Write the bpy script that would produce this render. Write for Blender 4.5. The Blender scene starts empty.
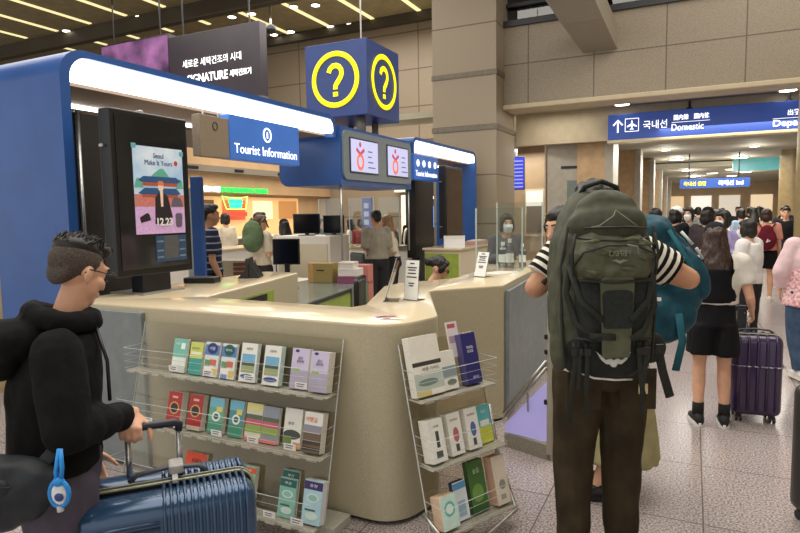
import bpy, bmesh, math, random
from mathutils import Vector, Matrix, noise
C = bpy.context.scene.collection
SC = bpy.context.scene
PI = math.pi
R = math.radians
random.seed(7)

# ------------------------------------------------------------------ camera, world, lights, exposure
cam_d = bpy.data.cameras.new('camera'); cam = bpy.data.objects.new('camera', cam_d); C.objects.link(cam)
cam_d.sensor_width = 36; cam_d.lens = 27.0; cam_d.clip_start = .02; cam_d.clip_end = 300
_pitch = math.atan(53/600)
cam.matrix_world = (Matrix.Translation((1.36, -2.697, 1.66)) @ Matrix.Rotation(R(26), 4, 'Z')
                    @ Matrix.Rotation(PI/2 - _pitch, 4, 'X') @ Matrix.Rotation(-.0155, 4, 'Z'))
SC.camera = cam
SC.view_settings.view_transform = 'Standard'; SC.view_settings.look = 'None'
SC.view_settings.gamma = 1; SC.view_settings.use_curve_mapping = False
SC.view_settings.exposure = 0.15
SC.cycles.transparent_max_bounces = 32
wd = bpy.data.worlds.new('world'); SC.world = wd; wd.use_nodes = True
wd.node_tree.nodes['Background'].inputs[0].default_value = (1, .965, .91, 1)
wd.node_tree.nodes['Background'].inputs[1].default_value = .85
def area(name, loc, sx, sy, power, col=(1, .95, .87), rot=(0, 0, 0)):
    l = bpy.data.lights.new(name, 'AREA'); l.shape = 'RECTANGLE'; l.size = sx; l.size_y = sy; l.energy = power; l.color = col
    o = bpy.data.objects.new(name, l); o.location = loc; o.rotation_euler = rot; C.objects.link(o); return o
area('hall_ceiling_light', (-1.5, .5, 7.6), 9, 9, 760)
area('hall_ceiling_light', (-9, 6, 7.6), 9, 10, 620)
area('hall_ceiling_light', (3.5, 6.2, 7.6), 5, 6, 300)
area('hall_ceiling_light', (-6, 12.2, 7.4), 9, 4, 420)  # extra lamp added to brighten the far granite wall
area('shop_ceiling_light', (-7.5, 11, 4.6), 4, 6, 140, (1, .88, .7))
area('bulkhead_fill', (-1.3, 10.45, 3.8), 1.2, .4, 22)  # added lamp without a fitting, brightens the bulkhead front
area('tan_wall_fill', (-2.6, 12.4, 3.2), 1.2, .8, 45)  # added lamp without a fitting, lifts the tan wall beyond the column
for k in range(5):
    area('corridor_ceiling_light', (2.2, 13 + k*8, 3.3 if k == 0 else 3.55), 3, 5, 240, (1, .94, .84))

# ------------------------------------------------------------------ helpers
def lin(c):
    return tuple(((v/255)/12.92 if v/255 <= .04045 else ((v/255+.055)/1.055)**2.4) for v in c)
_M = {}
def mat(name, rgb, rough=.6, metal=0, var=.06, scale=60, bump=0, emit=0, rgb2=None, spec=.5, detail=3, coat=0, contrast=.2):
    if name in _M: return _M[name]
    m = bpy.data.materials.new(name); m.use_nodes = True; _M[name] = m
    nt = m.node_tree; b = nt.nodes['Principled BSDF']; L = nt.links
    c = lin(rgb)
    b.inputs['Roughness'].default_value = rough; b.inputs['Metallic'].default_value = metal
    b.inputs['Specular IOR Level'].default_value = spec
    if coat: b.inputs['Coat Weight'].default_value = coat; b.inputs['Coat Roughness'].default_value = .08
    tc = nt.nodes.new('ShaderNodeTexCoord'); nz = nt.nodes.new('ShaderNodeTexNoise')
    nz.inputs['Scale'].default_value = scale; nz.inputs['Detail'].default_value = detail
    L.new(tc.outputs['Object'], nz.inputs['Vector'])
    rp = nt.nodes.new('ShaderNodeValToRGB')
    c2 = lin(rgb2) if rgb2 else tuple(v*(1-var*2.2) for v in c); c1 = c if rgb2 else tuple(min(1, v*(1+var*2.2)) for v in c)
    rp.color_ramp.elements[0].position = .5-contrast; rp.color_ramp.elements[1].position = .5+contrast
    rp.color_ramp.elements[0].color = (*c2, 1); rp.color_ramp.elements[1].color = (*c1, 1)
    L.new(nz.outputs['Fac'], rp.inputs['Fac']); L.new(rp.outputs['Color'], b.inputs['Base Color'])
    if bump:
        bp = nt.nodes.new('ShaderNodeBump'); bp.inputs['Strength'].default_value = bump; bp.inputs['Distance'].default_value = .01
        L.new(nz.outputs['Fac'], bp.inputs['Height']); L.new(bp.outputs['Normal'], b.inputs['Normal'])
    if emit:
        L.new(rp.outputs['Color'], b.inputs['Emission Color']); b.inputs['Emission Strength'].default_value = emit
    return m
def glow(name, rgb, s):
    return mat(name, rgb, .5, emit=s, var=.01)
def glass(name, tint=(245, 250, 250), refl=.07, rough=.02):
    if name in _M: return _M[name]
    m = bpy.data.materials.new(name); m.use_nodes = True; _M[name] = m
    nt = m.node_tree; nt.nodes.remove(nt.nodes['Principled BSDF']); L = nt.links
    t = nt.nodes.new('ShaderNodeBsdfTransparent'); t.inputs[0].default_value = (*lin(tint), 1)
    g = nt.nodes.new('ShaderNodeBsdfGlossy'); g.inputs['Roughness'].default_value = rough
    fr = nt.nodes.new('ShaderNodeFresnel'); fr.inputs['IOR'].default_value = 1.3
    ma = nt.nodes.new('ShaderNodeMath'); ma.operation = 'ADD'; ma.inputs[1].default_value = refl
    mx = nt.nodes.new('ShaderNodeMixShader')
    L.new(fr.outputs[0], ma.inputs[0]); L.new(ma.outputs[0], mx.inputs[0]); L.new(t.outputs[0], mx.inputs[1]); L.new(g.outputs[0], mx.inputs[2])
    L.new(mx.outputs[0], nt.nodes['Material Output'].inputs[0])
    return m
def tiles(name, rgb, rgb2, joint, w, h, x0=0, y0=0, axes='XY', rough=.3, speck=180, jw=.006, off=0, var=.25, spec=.5, mottle=None):
    """speckled stone laid in a grid of joints"""
    m = bpy.data.materials.new(name); m.use_nodes = True; _M[name] = m
    nt = m.node_tree; b = nt.nodes['Principled BSDF']; L = nt.links; N = nt.nodes.new
    b.inputs['Roughness'].default_value = rough; b.inputs['Specular IOR Level'].default_value = spec
    tc = N('ShaderNodeTexCoord'); sp = N('ShaderNodeSeparateXYZ'); cb = N('ShaderNodeCombineXYZ')
    L.new(tc.outputs['Object'], sp.inputs[0])
    for k, (a, o) in enumerate(zip(axes, (x0, y0))):
        s = N('ShaderNodeMath'); s.operation = 'SUBTRACT'; s.inputs[1].default_value = o
        L.new(sp.outputs['XYZ'.index(a)], s.inputs[0]); L.new(s.outputs[0], cb.inputs[k])
    br = N('ShaderNodeTexBrick'); br.offset = off; br.inputs['Scale'].default_value = 1
    br.inputs['Brick Width'].default_value = w; br.inputs['Row Height'].default_value = h
    br.inputs['Mortar Size'].default_value = jw; br.inputs['Mortar Smooth'].default_value = .1; br.inputs['Bias'].default_value = 0
    br.inputs['Color1'].default_value = (1, 1, 1, 1); br.inputs['Color2'].default_value = (1-var*.3,)*3+(1,)
    L.new(cb.outputs[0], br.inputs['Vector'])
    nz = N('ShaderNodeTexNoise'); nz.inputs['Scale'].default_value = speck; nz.inputs['Detail'].default_value = 2
    L.new(tc.outputs['Object'], nz.inputs['Vector'])
    rp = N('ShaderNodeValToRGB'); rp.color_ramp.elements[0].position = .38; rp.color_ramp.elements[1].position = .6
    rp.color_ramp.elements[0].color = (*lin(rgb2), 1); rp.color_ramp.elements[1].color = (*lin(rgb), 1)
    L.new(nz.outputs['Fac'], rp.inputs['Fac'])
    mu = N('ShaderNodeMix'); mu.data_type = 'RGBA'; mu.blend_type = 'MULTIPLY'; mu.inputs[0].default_value = 1
    L.new(rp.outputs['Color'], mu.inputs[6]); L.new(br.outputs['Color'], mu.inputs[7])
    mx = N('ShaderNodeMix'); mx.data_type = 'RGBA'
    L.new(br.outputs['Fac'], mx.inputs[0]); L.new(mu.outputs[2], mx.inputs[6]); mx.inputs[7].default_value = (*lin(joint), 1)
    L.new(mx.outputs[2], b.inputs['Base Color'])
    return m

class MB:
    """a bmesh that collects shapes and is linked as one object"""
    def __init__(s): s.b = bmesh.new()
    def box(s, x0, x1, y0, y1, z0, z1, bev=0, seg=2, M=None):
        r = bmesh.ops.create_cube(s.b, size=1); vs = r['verts']
        bmesh.ops.scale(s.b, vec=(abs(x1-x0), abs(y1-y0), abs(z1-z0)), verts=vs)
        bmesh.ops.translate(s.b, vec=((x0+x1)/2, (y0+y1)/2, (z0+z1)/2), verts=vs)
        if bev:
            es = list({e for v in vs for e in v.link_edges})
            q = bmesh.ops.bevel(s.b, geom=es, offset=bev, segments=seg, affect='EDGES', profile=.5)
            vs = list({v for f in q['faces'] for v in f.verts} | {v for v in vs if v.is_valid})
        if M is not None: bmesh.ops.transform(s.b, matrix=M, verts=vs)
        return s
    def loft(s, rings, cap=True, n=16):
        """rings: (centre, vector_a, vector_b) ellipses"""
        prev = None; first = None
        for c, a, b_ in rings:
            c = Vector(c); a = Vector(a); b_ = Vector(b_)
            cur = [s.b.verts.new(c + a*math.cos(2*PI*k/n) + b_*math.sin(2*PI*k/n)) for k in range(n)]
            if prev:
                for k in range(n): s.b.faces.new((prev[k], prev[(k+1) % n], cur[(k+1) % n], cur[k]))
            else: first = cur
            prev = cur
        if cap:
            s.b.faces.new(list(reversed(first))); s.b.faces.new(prev)
        return s
    def cone(s, p0, p1, r0, r1, round0=True, round1=True, n=12, flat=1.0, up=None):
        p0 = Vector(p0); p1 = Vector(p1); d = (p1-p0)
        if d.length < 1e-6: d = Vector((0, 0, 1e-6))
        dn = d.normalized(); u = Vector(up) if up else (Vector((0, 0, 1)) if abs(dn.z) < .9 else Vector((0, 1, 0)))
        a = dn.cross(u).normalized(); b_ = a.cross(dn).normalized()
        rg = []
        if round0:
            for t in (85, 60, 30): rg.append((p0-dn*r0*math.sin(R(t)), r0*math.cos(R(t))))
        rg += [(p0, r0), (p1, r1)]
        if round1:
            for t in (30, 60, 85): rg.append((p1+dn*r1*math.sin(R(t)), r1*math.cos(R(t))))
        return s.loft([(c, a*r, b_*r*flat) for c, r in rg], n=n)
    def chain(s, pts, rs, n=12, flat=1.0, up=None):
        for k in range(len(pts)-1): s.cone(pts[k], pts[k+1], rs[k], rs[k+1], n=n, flat=flat, up=up)
        return s
    def tube(s, pts, r, n=8, closed=False, flat=1.0, up=None):
        """a bent rod with mitred joints; flat<1 makes a strap"""
        P = [Vector(p) for p in pts]; m = len(P); rg = []; a_prev = None
        for k in range(m):
            q0 = P[k-1] if (k or closed) else P[0]; q1 = P[(k+1) % m] if (k < m-1 or closed) else P[-1]
            d = (q1-q0).normalized()
            if up is not None: a = d.cross(Vector(up))
            elif a_prev is None: a = d.cross(Vector((0, 0, 1)) if abs(d.z) < .9 else Vector((0, 1, 0)))
            else: a = a_prev - d*a_prev.dot(d)
            if a.length < 1e-6: a = d.orthogonal()
            a.normalize(); a_prev = a; b_ = d.cross(a).normalized()
            rr = r[k] if isinstance(r, (list, tuple)) else r
            rg.append((P[k], a*rr, b_*rr*flat))
        if closed: rg.append(rg[0])
        return s.loft(rg, cap=not closed, n=n)
    def ell(s, c, r, rot=None, n=16):
        M = Matrix.Translation(c) @ (rot.to_4x4() if rot else Matrix()) @ Matrix.Diagonal((*r, 1))
        bmesh.ops.create_uvsphere(s.b, u_segments=n, v_segments=max(8, n*2//3), radius=1, matrix=M); return s
    def prism(s, poly, h0, h1, axis='Z', bev=0):
        """polygon extruded along an axis; poly in the two other axes (YZ for X, XZ for Y, XY for Z)"""
        def P(u, v, h): return {'Z': (u, v, h), 'X': (h, u, v), 'Y': (u, h, v)}[axis]
        lo = [s.b.verts.new(P(u, v, h0)) for u, v in poly]; hi = [s.b.verts.new(P(u, v, h1)) for u, v in poly]
        n = len(poly); fs = [s.b.faces.new(list(reversed(lo))), s.b.faces.new(hi)]
        for k in range(n): fs.append(s.b.faces.new((lo[k], lo[(k+1) % n], hi[(k+1) % n], hi[k])))
        bmesh.ops.recalc_face_normals(s.b, faces=fs)
        if bev:
            bmesh.ops.bevel(s.b, geom=list(fs[1].edges), offset=bev, segments=2, affect='EDGES', profile=.5)
        return s
    def lathe(s, prof, c=(0, 0, 0), n=20):
        c = Vector(c); return s.loft([(c+Vector((0, 0, z)), Vector((r, 0, 0)), Vector((0, r, 0))) for r, z in prof], n=n)
    def xf(s, M): bmesh.ops.transform(s.b, matrix=M, verts=s.b.verts); return s
    def mesh(s, name):
        bmesh.ops.recalc_face_normals(s.b, faces=s.b.faces)
        me = bpy.data.meshes.new(name); s.b.to_mesh(me); s.b.free(); return me
    def build(s, name, m, parent=None, smooth=False, label=None, loc=None):
        return link(name, s.mesh(name), m, parent, smooth, label, loc)
def link(name, me, m, parent=None, smooth=False, label=None, loc=None):
    o = bpy.data.objects.new(name, me); C.objects.link(o)
    if m: me.materials.append(m)
    if smooth:
        for p in me.polygons: p.use_smooth = True
        if smooth == 'auto': sharp(me)
    if parent: o.parent = parent
    if label: o['label'] = label
    if loc: o.location = loc
    return o
def sharp(me, ang=35):
    bm = bmesh.new(); bm.from_mesh(me)
    for e in bm.edges:
        if len(e.link_faces) == 2 and e.calc_face_angle(0) > R(ang): e.smooth = False
    bm.to_mesh(me); bm.free()
def tag(o, label, cat, group=None, kind=None):
    o['label'] = label; o['category'] = cat
    if group: o['group'] = group
    if kind: o['kind'] = kind
    return o
def thing(name, label, cat, loc=(0, 0, 0), rz=0, group=None):
    o = bpy.data.objects.new(name, None); C.objects.link(o); o.location = loc; o.rotation_euler = (0, 0, rz); o.empty_display_size = .1
    return tag(o, label, cat, group)
def struct(o):
    o['kind'] = 'structure'; return o
def fillet(pts, n=6):
    """pts: (x, y) or (x, y, r) -> polygon with rounded corners"""
    out = []; m = len(pts)
    for k, p in enumerate(pts):
        if len(p) < 3 or p[2] == 0: out.append((p[0], p[1])); continue
        v = Vector(p[:2]); a = Vector(pts[k-1][:2])-v; b = Vector(pts[(k+1) % m][:2])-v
        an = a.normalized(); bn = b.normalized(); ang = an.angle(bn)
        t = min(p[2]/math.tan(ang/2), a.length*.49, b.length*.49); r = t*math.tan(ang/2)
        c = v + (an+bn).normalized()*(r/math.sin(ang/2)); s0 = v+an*t-c; s1 = v+bn*t-c
        a0 = math.atan2(s0.y, s0.x); d = math.atan2(s1.y, s1.x)-a0
        d = (d+PI) % (2*PI)-PI
        for i in range(n+1):
            q = a0+d*i/n; out.append((c.x+r*math.cos(q), c.y+r*math.sin(q)))
    return out
def rrect(u0, u1, v0, v1, r): return fillet([(u0, v0, r), (u1, v0, r), (u1, v1, r), (u0, v1, r)])
def text(name, s, width, height, M, m, parent=None, ex=.003, label=None, bold=0, align='C', space=1):
    """lettering fitted in a width x height frame; M places its centre (text plane = local XY, normal +Z)"""
    cu = bpy.data.curves.new(name, 'FONT'); cu.body = s; cu.extrude = ex; cu.offset = bold; cu.resolution_u = 3; cu.space_line = space
    cu.align_x = {'C': 'CENTER', 'L': 'LEFT'}[align]
    t = bpy.data.objects.new(name, cu); C.objects.link(t)
    dg = bpy.context.evaluated_depsgraph_get(); me = bpy.data.meshes.new_from_object(t.evaluated_get(dg))
    bpy.data.objects.remove(t); bpy.data.curves.remove(cu)
    if not len(me.vertices): return None
    xs = [v.co.x for v in me.vertices]; ys = [v.co.y for v in me.vertices]
    sx = width/max(1e-6, max(xs)-min(xs)); sy = height/max(1e-6, max(ys)-min(ys))
    cx = (max(xs)+min(xs))/2; cy = (max(ys)+min(ys))/2
    me.transform(Matrix.Diagonal((sx, sy, 1, 1)) @ Matrix.Translation((-cx, -cy, 0)))
    me.transform(M)
    return link(name, me, m, parent, False, label)
def faceY(x, y, z): return Matrix.Translation((x, y, z)) @ Matrix.Rotation(PI/2, 4, 'X')            # readable from -y
def faceX(x, y, z): return Matrix.Translation((x, y, z)) @ Matrix.Rotation(PI/2, 4, 'Z') @ Matrix.Rotation(PI/2, 4, 'X')   # readable from +x

# ------------------------------------------------------------------ materials of the place
white = mat('white_laminate', (232, 228, 218), .45, var=.02)
cream = mat('cream_solid_surface', (214, 203, 178), .22, var=.04, scale=220, spec=.6)
beige = mat('speckled_beige_solid_surface', (202, 193, 166), .45, rgb2=(170, 160, 132), scale=260, detail=2)
beigetop = mat('polished_cream_top', (222, 208, 178), .14, rgb2=(205, 188, 156), scale=200, spec=.7)
greypanel = mat('grey_blue_panel', (126, 134, 136), .5, var=.05, scale=9)
steel = mat('brushed_steel', (176, 176, 172), .3, .9, var=.06, scale=30)
chrome = mat('chrome', (205, 205, 205), .12, 1, var=.02)
darkmetal = mat('dark_metal', (52, 52, 54), .4, .6, var=.1)
black = mat('black_plastic', (20, 20, 22), .35, var=.1)
blue = mat('blue_lacquer', (42, 84, 152), .32, var=.04, scale=4)
cubeblue = mat('navy_sign_face', (58, 76, 132), .4, var=.02, scale=5)
lamp = glow('white_lightbox', (255, 253, 246), 3.2)
led = glow('led_strip', (255, 250, 244), 4)
green = mat('lime_green_panel', (150, 170, 72), .4, var=.05, scale=8)
granite = tiles('granite_wall_panels', (152, 139, 118), (126, 114, 96), (92, 82, 68), 1.31, .85, -.473-1.31, 3.88, 'XZ', .5, 80, .012, 0, .12)
graniteL = tiles('granite_wall_panel_far', (152, 136, 114), (122, 108, 90), (92, 80, 66), 4.6, 1.18, -6.65, 5.1, 'XZ', .5, 60, .02, 0, .1)
granitecol = tiles('granite_column_cladding', (162, 148, 126), (134, 121, 102), (100, 88, 72), 40, 1.02, -20, 3.46, 'XZ', .5, 80, .014, 0, .06)
plaster = mat('cream_plaster', (188, 174, 146), .8, var=.03, scale=6)
ceilm = mat('olive_metal_ceiling', (156, 144, 110), .6, var=.06, scale=3)
strip = glow('warm_ceiling_strip', (255, 240, 180), .85)
down = glow('downlight_disc', (255, 246, 226), 6)
brownpanel = mat('tan_wood_panel', (190, 158, 118), .45, var=.06, scale=5)
greyclad = mat('light_grey_cladding', (172, 166, 152), .5, var=.04, scale=7)
pane = glass('clear_acrylic')
wht = mat('white_paint', (240, 240, 238), .5, var=.01)
whiteglow = glow('lit_white_letters', (255, 255, 255), 1.2)

# ------------------------------------------------------------------ the setting
flo = tiles('speckled_granite_floor', (194, 183, 180), (128, 117, 116), (112, 102, 96), .81, .81, 1.45, 1.53, 'XY', .22, 85, .004, 0, .22, .6)
struct(MB().box(-40, 16, -8, 60, -.1, 0).build('floor', flo))
struct(MB().box(-40, 16, -8, 16, 8, 8.15).build('ceiling', ceilm))
# pale warm strips let into the dark hall ceiling, seven rows
k = 0
for i in range(9):
    x = -19.8 + 1.66*i
    for (y0, y1) in (((7.2, 11.1), (11.75, 13.0)) if i < 5 else ((3.5, 9.8), (12.45, 15.1))):
        o = MB().box(x-.07, x+.07, y0, y1, 7.975, 8.0).build('ceiling_strip_light', strip)
        tag(o, 'long pale strip light in the dark hall ceiling', 'ceiling light', 'strip lights in the dark hall ceiling')
for (x, y) in [(-20.5, 11.6), (-17.8, 11.2), (-11.98, 12.74), (-11.24, 12.8), (-9.05, 13.1), (-9.71, 12.9), (-9.78, 15.1), (-9.08, 15.2), (-12.0, 14.9), (-11.28, 14.9), (-14.5, 11.35)]:
    t = thing('downlight', 'round white downlight set between the strips of the dark ceiling', 'ceiling light', (x, y, 7.97), group='round downlights in the dark hall ceiling')
    MB().lathe([(.13, -.005), (.15, -.01), (.15, .03), (.13, .03)]).build('trim_ring', steel, t, True)
    MB().lathe([(.125, -.012), (.125, 0)]).build('lens', down, t)
struct(MB().box(-40, -7, 11.25, 11.5, 7.55, 8).build('beam_1', mat('dark_beam', (70, 62, 48), .6)))
struct(MB().box(-40, -2.3, 15.3, 15.6, 0, 7.75).build('wall_back', graniteL))
struct(MB().box(-40, -2.3, 15.1, 15.3, 7.7, 8).build('trim_1', mat('dark_beam', (70, 62, 48), .6)))
struct(MB().box(-2.35, 9, 9.96, 10.35, 3.88, 5.5).build('wall_right', granite))
struct(MB().box(-2.35, 9, 10.35, 10.6, 5.4, 8).build('wall_upper', mat('dark_void', (46, 44, 40), .5)))
struct(MB().box(-2.35, 9, 9.9, 10.4, 5.5, 5.62).box(-2.35, 9, 10.1, 10.2, 5.95, 6.02).box(-2.35, 9, 10.1, 10.2, 6.6, 6.67).build('trim_2', darkmetal))
w = MB().box(-2.3, 9, 10.22, 10.26, 5.62, 8).build('window_1', glass('dark_tinted_glass', (90, 100, 96), .1)); struct(w)
struct(MB().box(-2.3, 9, 9.86, 10.5, 3.8, 3.9, .02).build('trim_3', plaster))
# the big column between the two halls
c = MB().box(-3.7, -2.3, 9.4, 10.8, 0, 8).build('column', granitecol); struct(c)
o = MB().box(-3.72, -2.28, 9.38, 10.82, 3.36, 3.46).box(-3.72, -2.28, 9.38, 10.82, 4.46, 4.56).build('column_band', mat('dark_granite_band', (112, 102, 86), .5, var=.1, scale=30)); o.parent = c
# sloping grey beam in front of the right wall
struct(MB().loft([((-.36, 9.98, 5.0), (.32, 0, .22), (-.32, 0, .22)), ((-.52, 8.8, 5.3), (.36, 0, .24), (-.36, 0, .24)), ((-.95, 6.6, 6.2), (.45, 0, .3), (-.45, 0, .3)), ((-1.5, 4.5, 7.9), (.5, 0, .3), (-.5, 0, .3))], n=4).build('beam_2', mat('grey_beam_paint', (150, 140, 124), .6)))
# corridor: ceiling with shallow steps, columns, far wall
cc = mat('corridor_ceiling_paint', (160, 156, 138), .7, var=.03, scale=2)
struct(MB().box(-6, 9, 10.3, 11.2, 3.86, 4).box(-6, 9, 11.2, 15, 3.4, 3.5).box(-6, 9, 15, 22, 3.66, 3.76).box(-6, 9, 22, 30, 3.95, 4.1).box(-6, 9, 21.8, 22.3, 3.7, 4.05).box(-6, 9, 30, 58, 3.9, 4.1).box(-6, 9, 30, 30.5, 3.66, 4.05).build('ceiling_corridor', cc))
struct(MB().box(-2.35, 9, 11.12, 11.25, 3.16, 3.86).build('trim_5', plaster))
struct(MB().box(-8, 10, 57, 57.3, 0, 4).build('wall_far', mat('warm_far_wall', (196, 172, 140), .6, var=.06, scale=1.2)))
for k, x in enumerate((-4, -1, 1.2, 3.4, 5.8)):
    o = MB().box(x, x+1.6, 56.9, 57, .4, 2.8).build('window_%d' % (3+k), glow('far_glow_panel_%d' % k, [(236, 220, 190), (220, 190, 150), (240, 236, 226), (206, 196, 180), (230, 206, 170)][k], .8)); struct(o)  # glowing panels added to brighten the far end of the corridor
struct(MB().box(-6.2, -6, 16, 57, 0, 4).build('wall_corridor_left', mat('corridor_wall_paint', (176, 162, 136), .6, var=.1, scale=.8)))
struct(MB().box(8.9, 9.1, -8, 57, 0, 5).build('wall_corridor_right', mat('corridor_wall_paint', (176, 162, 136), .6)))
struct(MB().box(16, 16.2, -8, 12, 0, 8).build('wall_east', plaster))
for k, (x, y) in enumerate([(.65, 27.8), (3.2, 28.4), (1.05, 36), (3.3, 36.7), (1.45, 43.4), (3.7, 44.5), (1.9, 51), (3.9, 52), (-.01, 10.7), (2.9, 10.75), (.5, 19.5), (3.1, 19.9), (.1, 13), (2.6, 32), (.9, 32), (2.4, 40.2), (4.2, 40), (2.9, 48)]):
    t = thing('downlight', 'round lit downlight in the pale corridor ceiling', 'ceiling light', (x, y, 3.84 if y < 11.2 else 3.38 if y < 15 else 3.64 if y < 22 else 3.92 if y < 30 else 3.88), group='downlights along the corridor ceiling')
    s = .7 if y < 22 else 1.5
    MB().lathe([(.2*s, -.005), (.24*s, -.012), (.24*s, .03), (.2*s, .03)]).build('trim_ring', white, t, True)
    MB().lathe([(.2*s, -.016), (.2*s, 0)]).build('lens', down, t)
    if y > 11.2 and (k % 2 == 0 or y < 30):
        pl_ = bpy.data.lights.new('downlight_bulb', 'POINT'); pl_.energy = 26 if y < 22 else 75; pl_.shadow_soft_size = .2; pl_.color = (1, .94, .84)
        po = bpy.data.objects.new('downlight_bulb', pl_); po.location = (x, y, t.location.z-.35); C.objects.link(po)
for k in range(6):
    y = 11.4 + 7.6*k
    c = MB().box(-1.02, -.42, y, y+.9, 0, 3.9).build('column', brownpanel); struct(c)
    o = MB().box(-.42, -.24, y-.04, y+.94, 0, 3.9).build('column_cladding', greyclad, c)
    o = MB().box(-1.05, -.22, y-.05, y+.95, 0, .12).build('column_plinth', darkmetal, c)
for k, y in enumerate((7.9, 15.5, 23)):
    c = MB().loft([((2.95, y, 0), (.42, 0, 0), (0, .42, 0)), ((2.95, y, 3.9), (.42, 0, 0), (0, .42, 0))], n=24).build('column', mat('olive_tan_column', (156, 136, 96), .35, var=.06, scale=6), None, 'auto'); struct(c)
    if k == 0: c.location = (.17, -.1, 0)
    else: c.location = (1.6, 0, 0)
# ------------------------------------------------------------------ reception counter
outer = [(-2.58, .03, .04), (0, 0, .2), (.1, .36, .12), (-.38, 1.36, .1), (.045, 1.85, .05), (-.03, 3.05), (-.06, 4.3, .1), (-.62, 4.3, .1), (-.5, 2.2, .2), (-.8, 1.72, .12), (-.82, 1.48, .05), (-.485, .58, .03), (-.52, .47, .03), (-1.76, .5, .05), (-2.0, 1.6, .1), (-2.15, 2.2, .05), (-2.58, 2.2, .05)]
ol = fillet(outer)
ctr = thing('reception_counter', 'long cream stone information counter with rounded corner holding the leaflet racks', 'counter', (0, 0, 0))
MB().prism(ol, .025, 1.075).build('body', beige, ctr, 'auto')
MB().prism(ol, 1.075, 1.09, bev=.008).build('countertop', beigetop, ctr, 'auto', 'polished cream countertop')
inn = [(x*.985-.02, y*.985+.03) for x, y in ol]
MB().prism(inn, 0, .025).build('plinth', darkmetal, ctr)
MB().box(-2.38, -1.80, -.012, .06, .03, 1.05, .004).build('side_panel', greypanel, ctr, label='flat grey panel at the left end')
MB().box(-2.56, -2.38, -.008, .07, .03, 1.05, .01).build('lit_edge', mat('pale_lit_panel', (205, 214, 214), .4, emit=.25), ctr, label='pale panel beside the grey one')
# grey panels along the right hand side
MB().prism([(.05, 1.87), (-.02, 3.05), (-.05, 4.25), (-.02, 4.26), (.01, 3.05), (.08, 1.88)], .06, 1.04).build('side_panel', greypanel, ctr, label='grey metal panel on the side facing the queue')
# inner green cupboard fronts below the left wing
MB().prism([(-1.78, .52), (-2.0, 1.58), (-1.985, 1.585), (-1.765, .52)], .08, 1.0).build('inner_front', green, ctr, label='lime green inner front')
MB().prism([(-1.79, .6), (-1.96, 1.45), (-1.95, 1.45), (-1.775, .6)], .93, .985).build('slot', black, ctr, label='dark open slot')
# gate panel with two sloping rails beside the counter
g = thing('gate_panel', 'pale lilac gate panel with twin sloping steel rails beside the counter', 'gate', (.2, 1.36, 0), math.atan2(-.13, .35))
MB().box(0, .375, -.02, .02, .0, .04).box(0, .375, -.018, .018, .04, .1).build('plinth', mat('gate_plinth', (150, 146, 134), .4), g)
MB().prism([(.0, .1), (.345, .12), (.345, .54), (.0, .16)], -.008, .008, 'Y').build('infill', mat('lilac_glow_panel', (172, 166, 226), .35, var=.03, scale=5, emit=.35), g)  # glow put into the lilac infill to make it look brighter
MB().box(.345, .385, -.02, .02, 0, 1.25, .004).build('post', greyclad, g)
for zc in (.38, .72, .82): MB().box(.33, .35, -.028, .028, zc, zc+.03).build('clip', black, g)
for dz in (0, .045):
    MB().tube([(.0, -.025, .2+dz), (.345, -.025, .63+dz)], .011).build('rail', steel, g, True)
MB().tube([(.2, -.02, .3), (.2, -.025, .46)], .006).build('rail_bracket', steel, g)

# ------------------------------------------------------------------ blue portals and header
def portal(label, y0, y1, near):
    p = thing('portal_frame', label, 'portal', (-2.6, 0, 0))
    a, b = (y0, y1) if near else (y1, y0); s = 1 if near else -1; t = .075
    out = [(a, 0), (a, 2.86, .2), (b, 2.86, .2), (b, 2.60)]
    ins = [(b-s*.05, 2.60), (b-s*.05, 2.81, .16), (a+s*t, 2.81, .16), (a+s*t, 0)]
    pts = fillet([(*q, 0)[:3] if len(q) == 2 else q for q in out+ins])
    MB().prism(pts, -.85, 0, 'X').build('frame', blue, p, 'auto')
    m = (y0+y1)/2
    lo, hi = (a+.10, b-.05) if near else (b+.05, a-.10)
    MB().prism(rrect(lo, m-.012, 2.645, 2.80, .035), -.12, -.004, 'X').build('lightbox', lamp, p, False, 'lit white fascia panel')
    MB().prism(rrect(m+.012, hi, 2.645, 2.80, .035), -.12, -.004, 'X').build('lightbox', lamp, p, False, 'lit white fascia panel')
    MB().box(-.84, -.12, lo, hi, 2.62, 2.66).build('soffit', mat('portal_soffit', (150, 128, 112), .5), p)
    MB().box(-.82, -.76, lo, hi, 2.595, 2.62).build('strip_light', led, p, label='thin white strip light under the soffit')
    return p
portal('blue portal frame with the widest lit white fascia, left of the question mark cube', .10, 3.68, True)
portal('blue portal frame seen far behind, beside the granite column', 5.95, 9.02, False)
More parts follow.
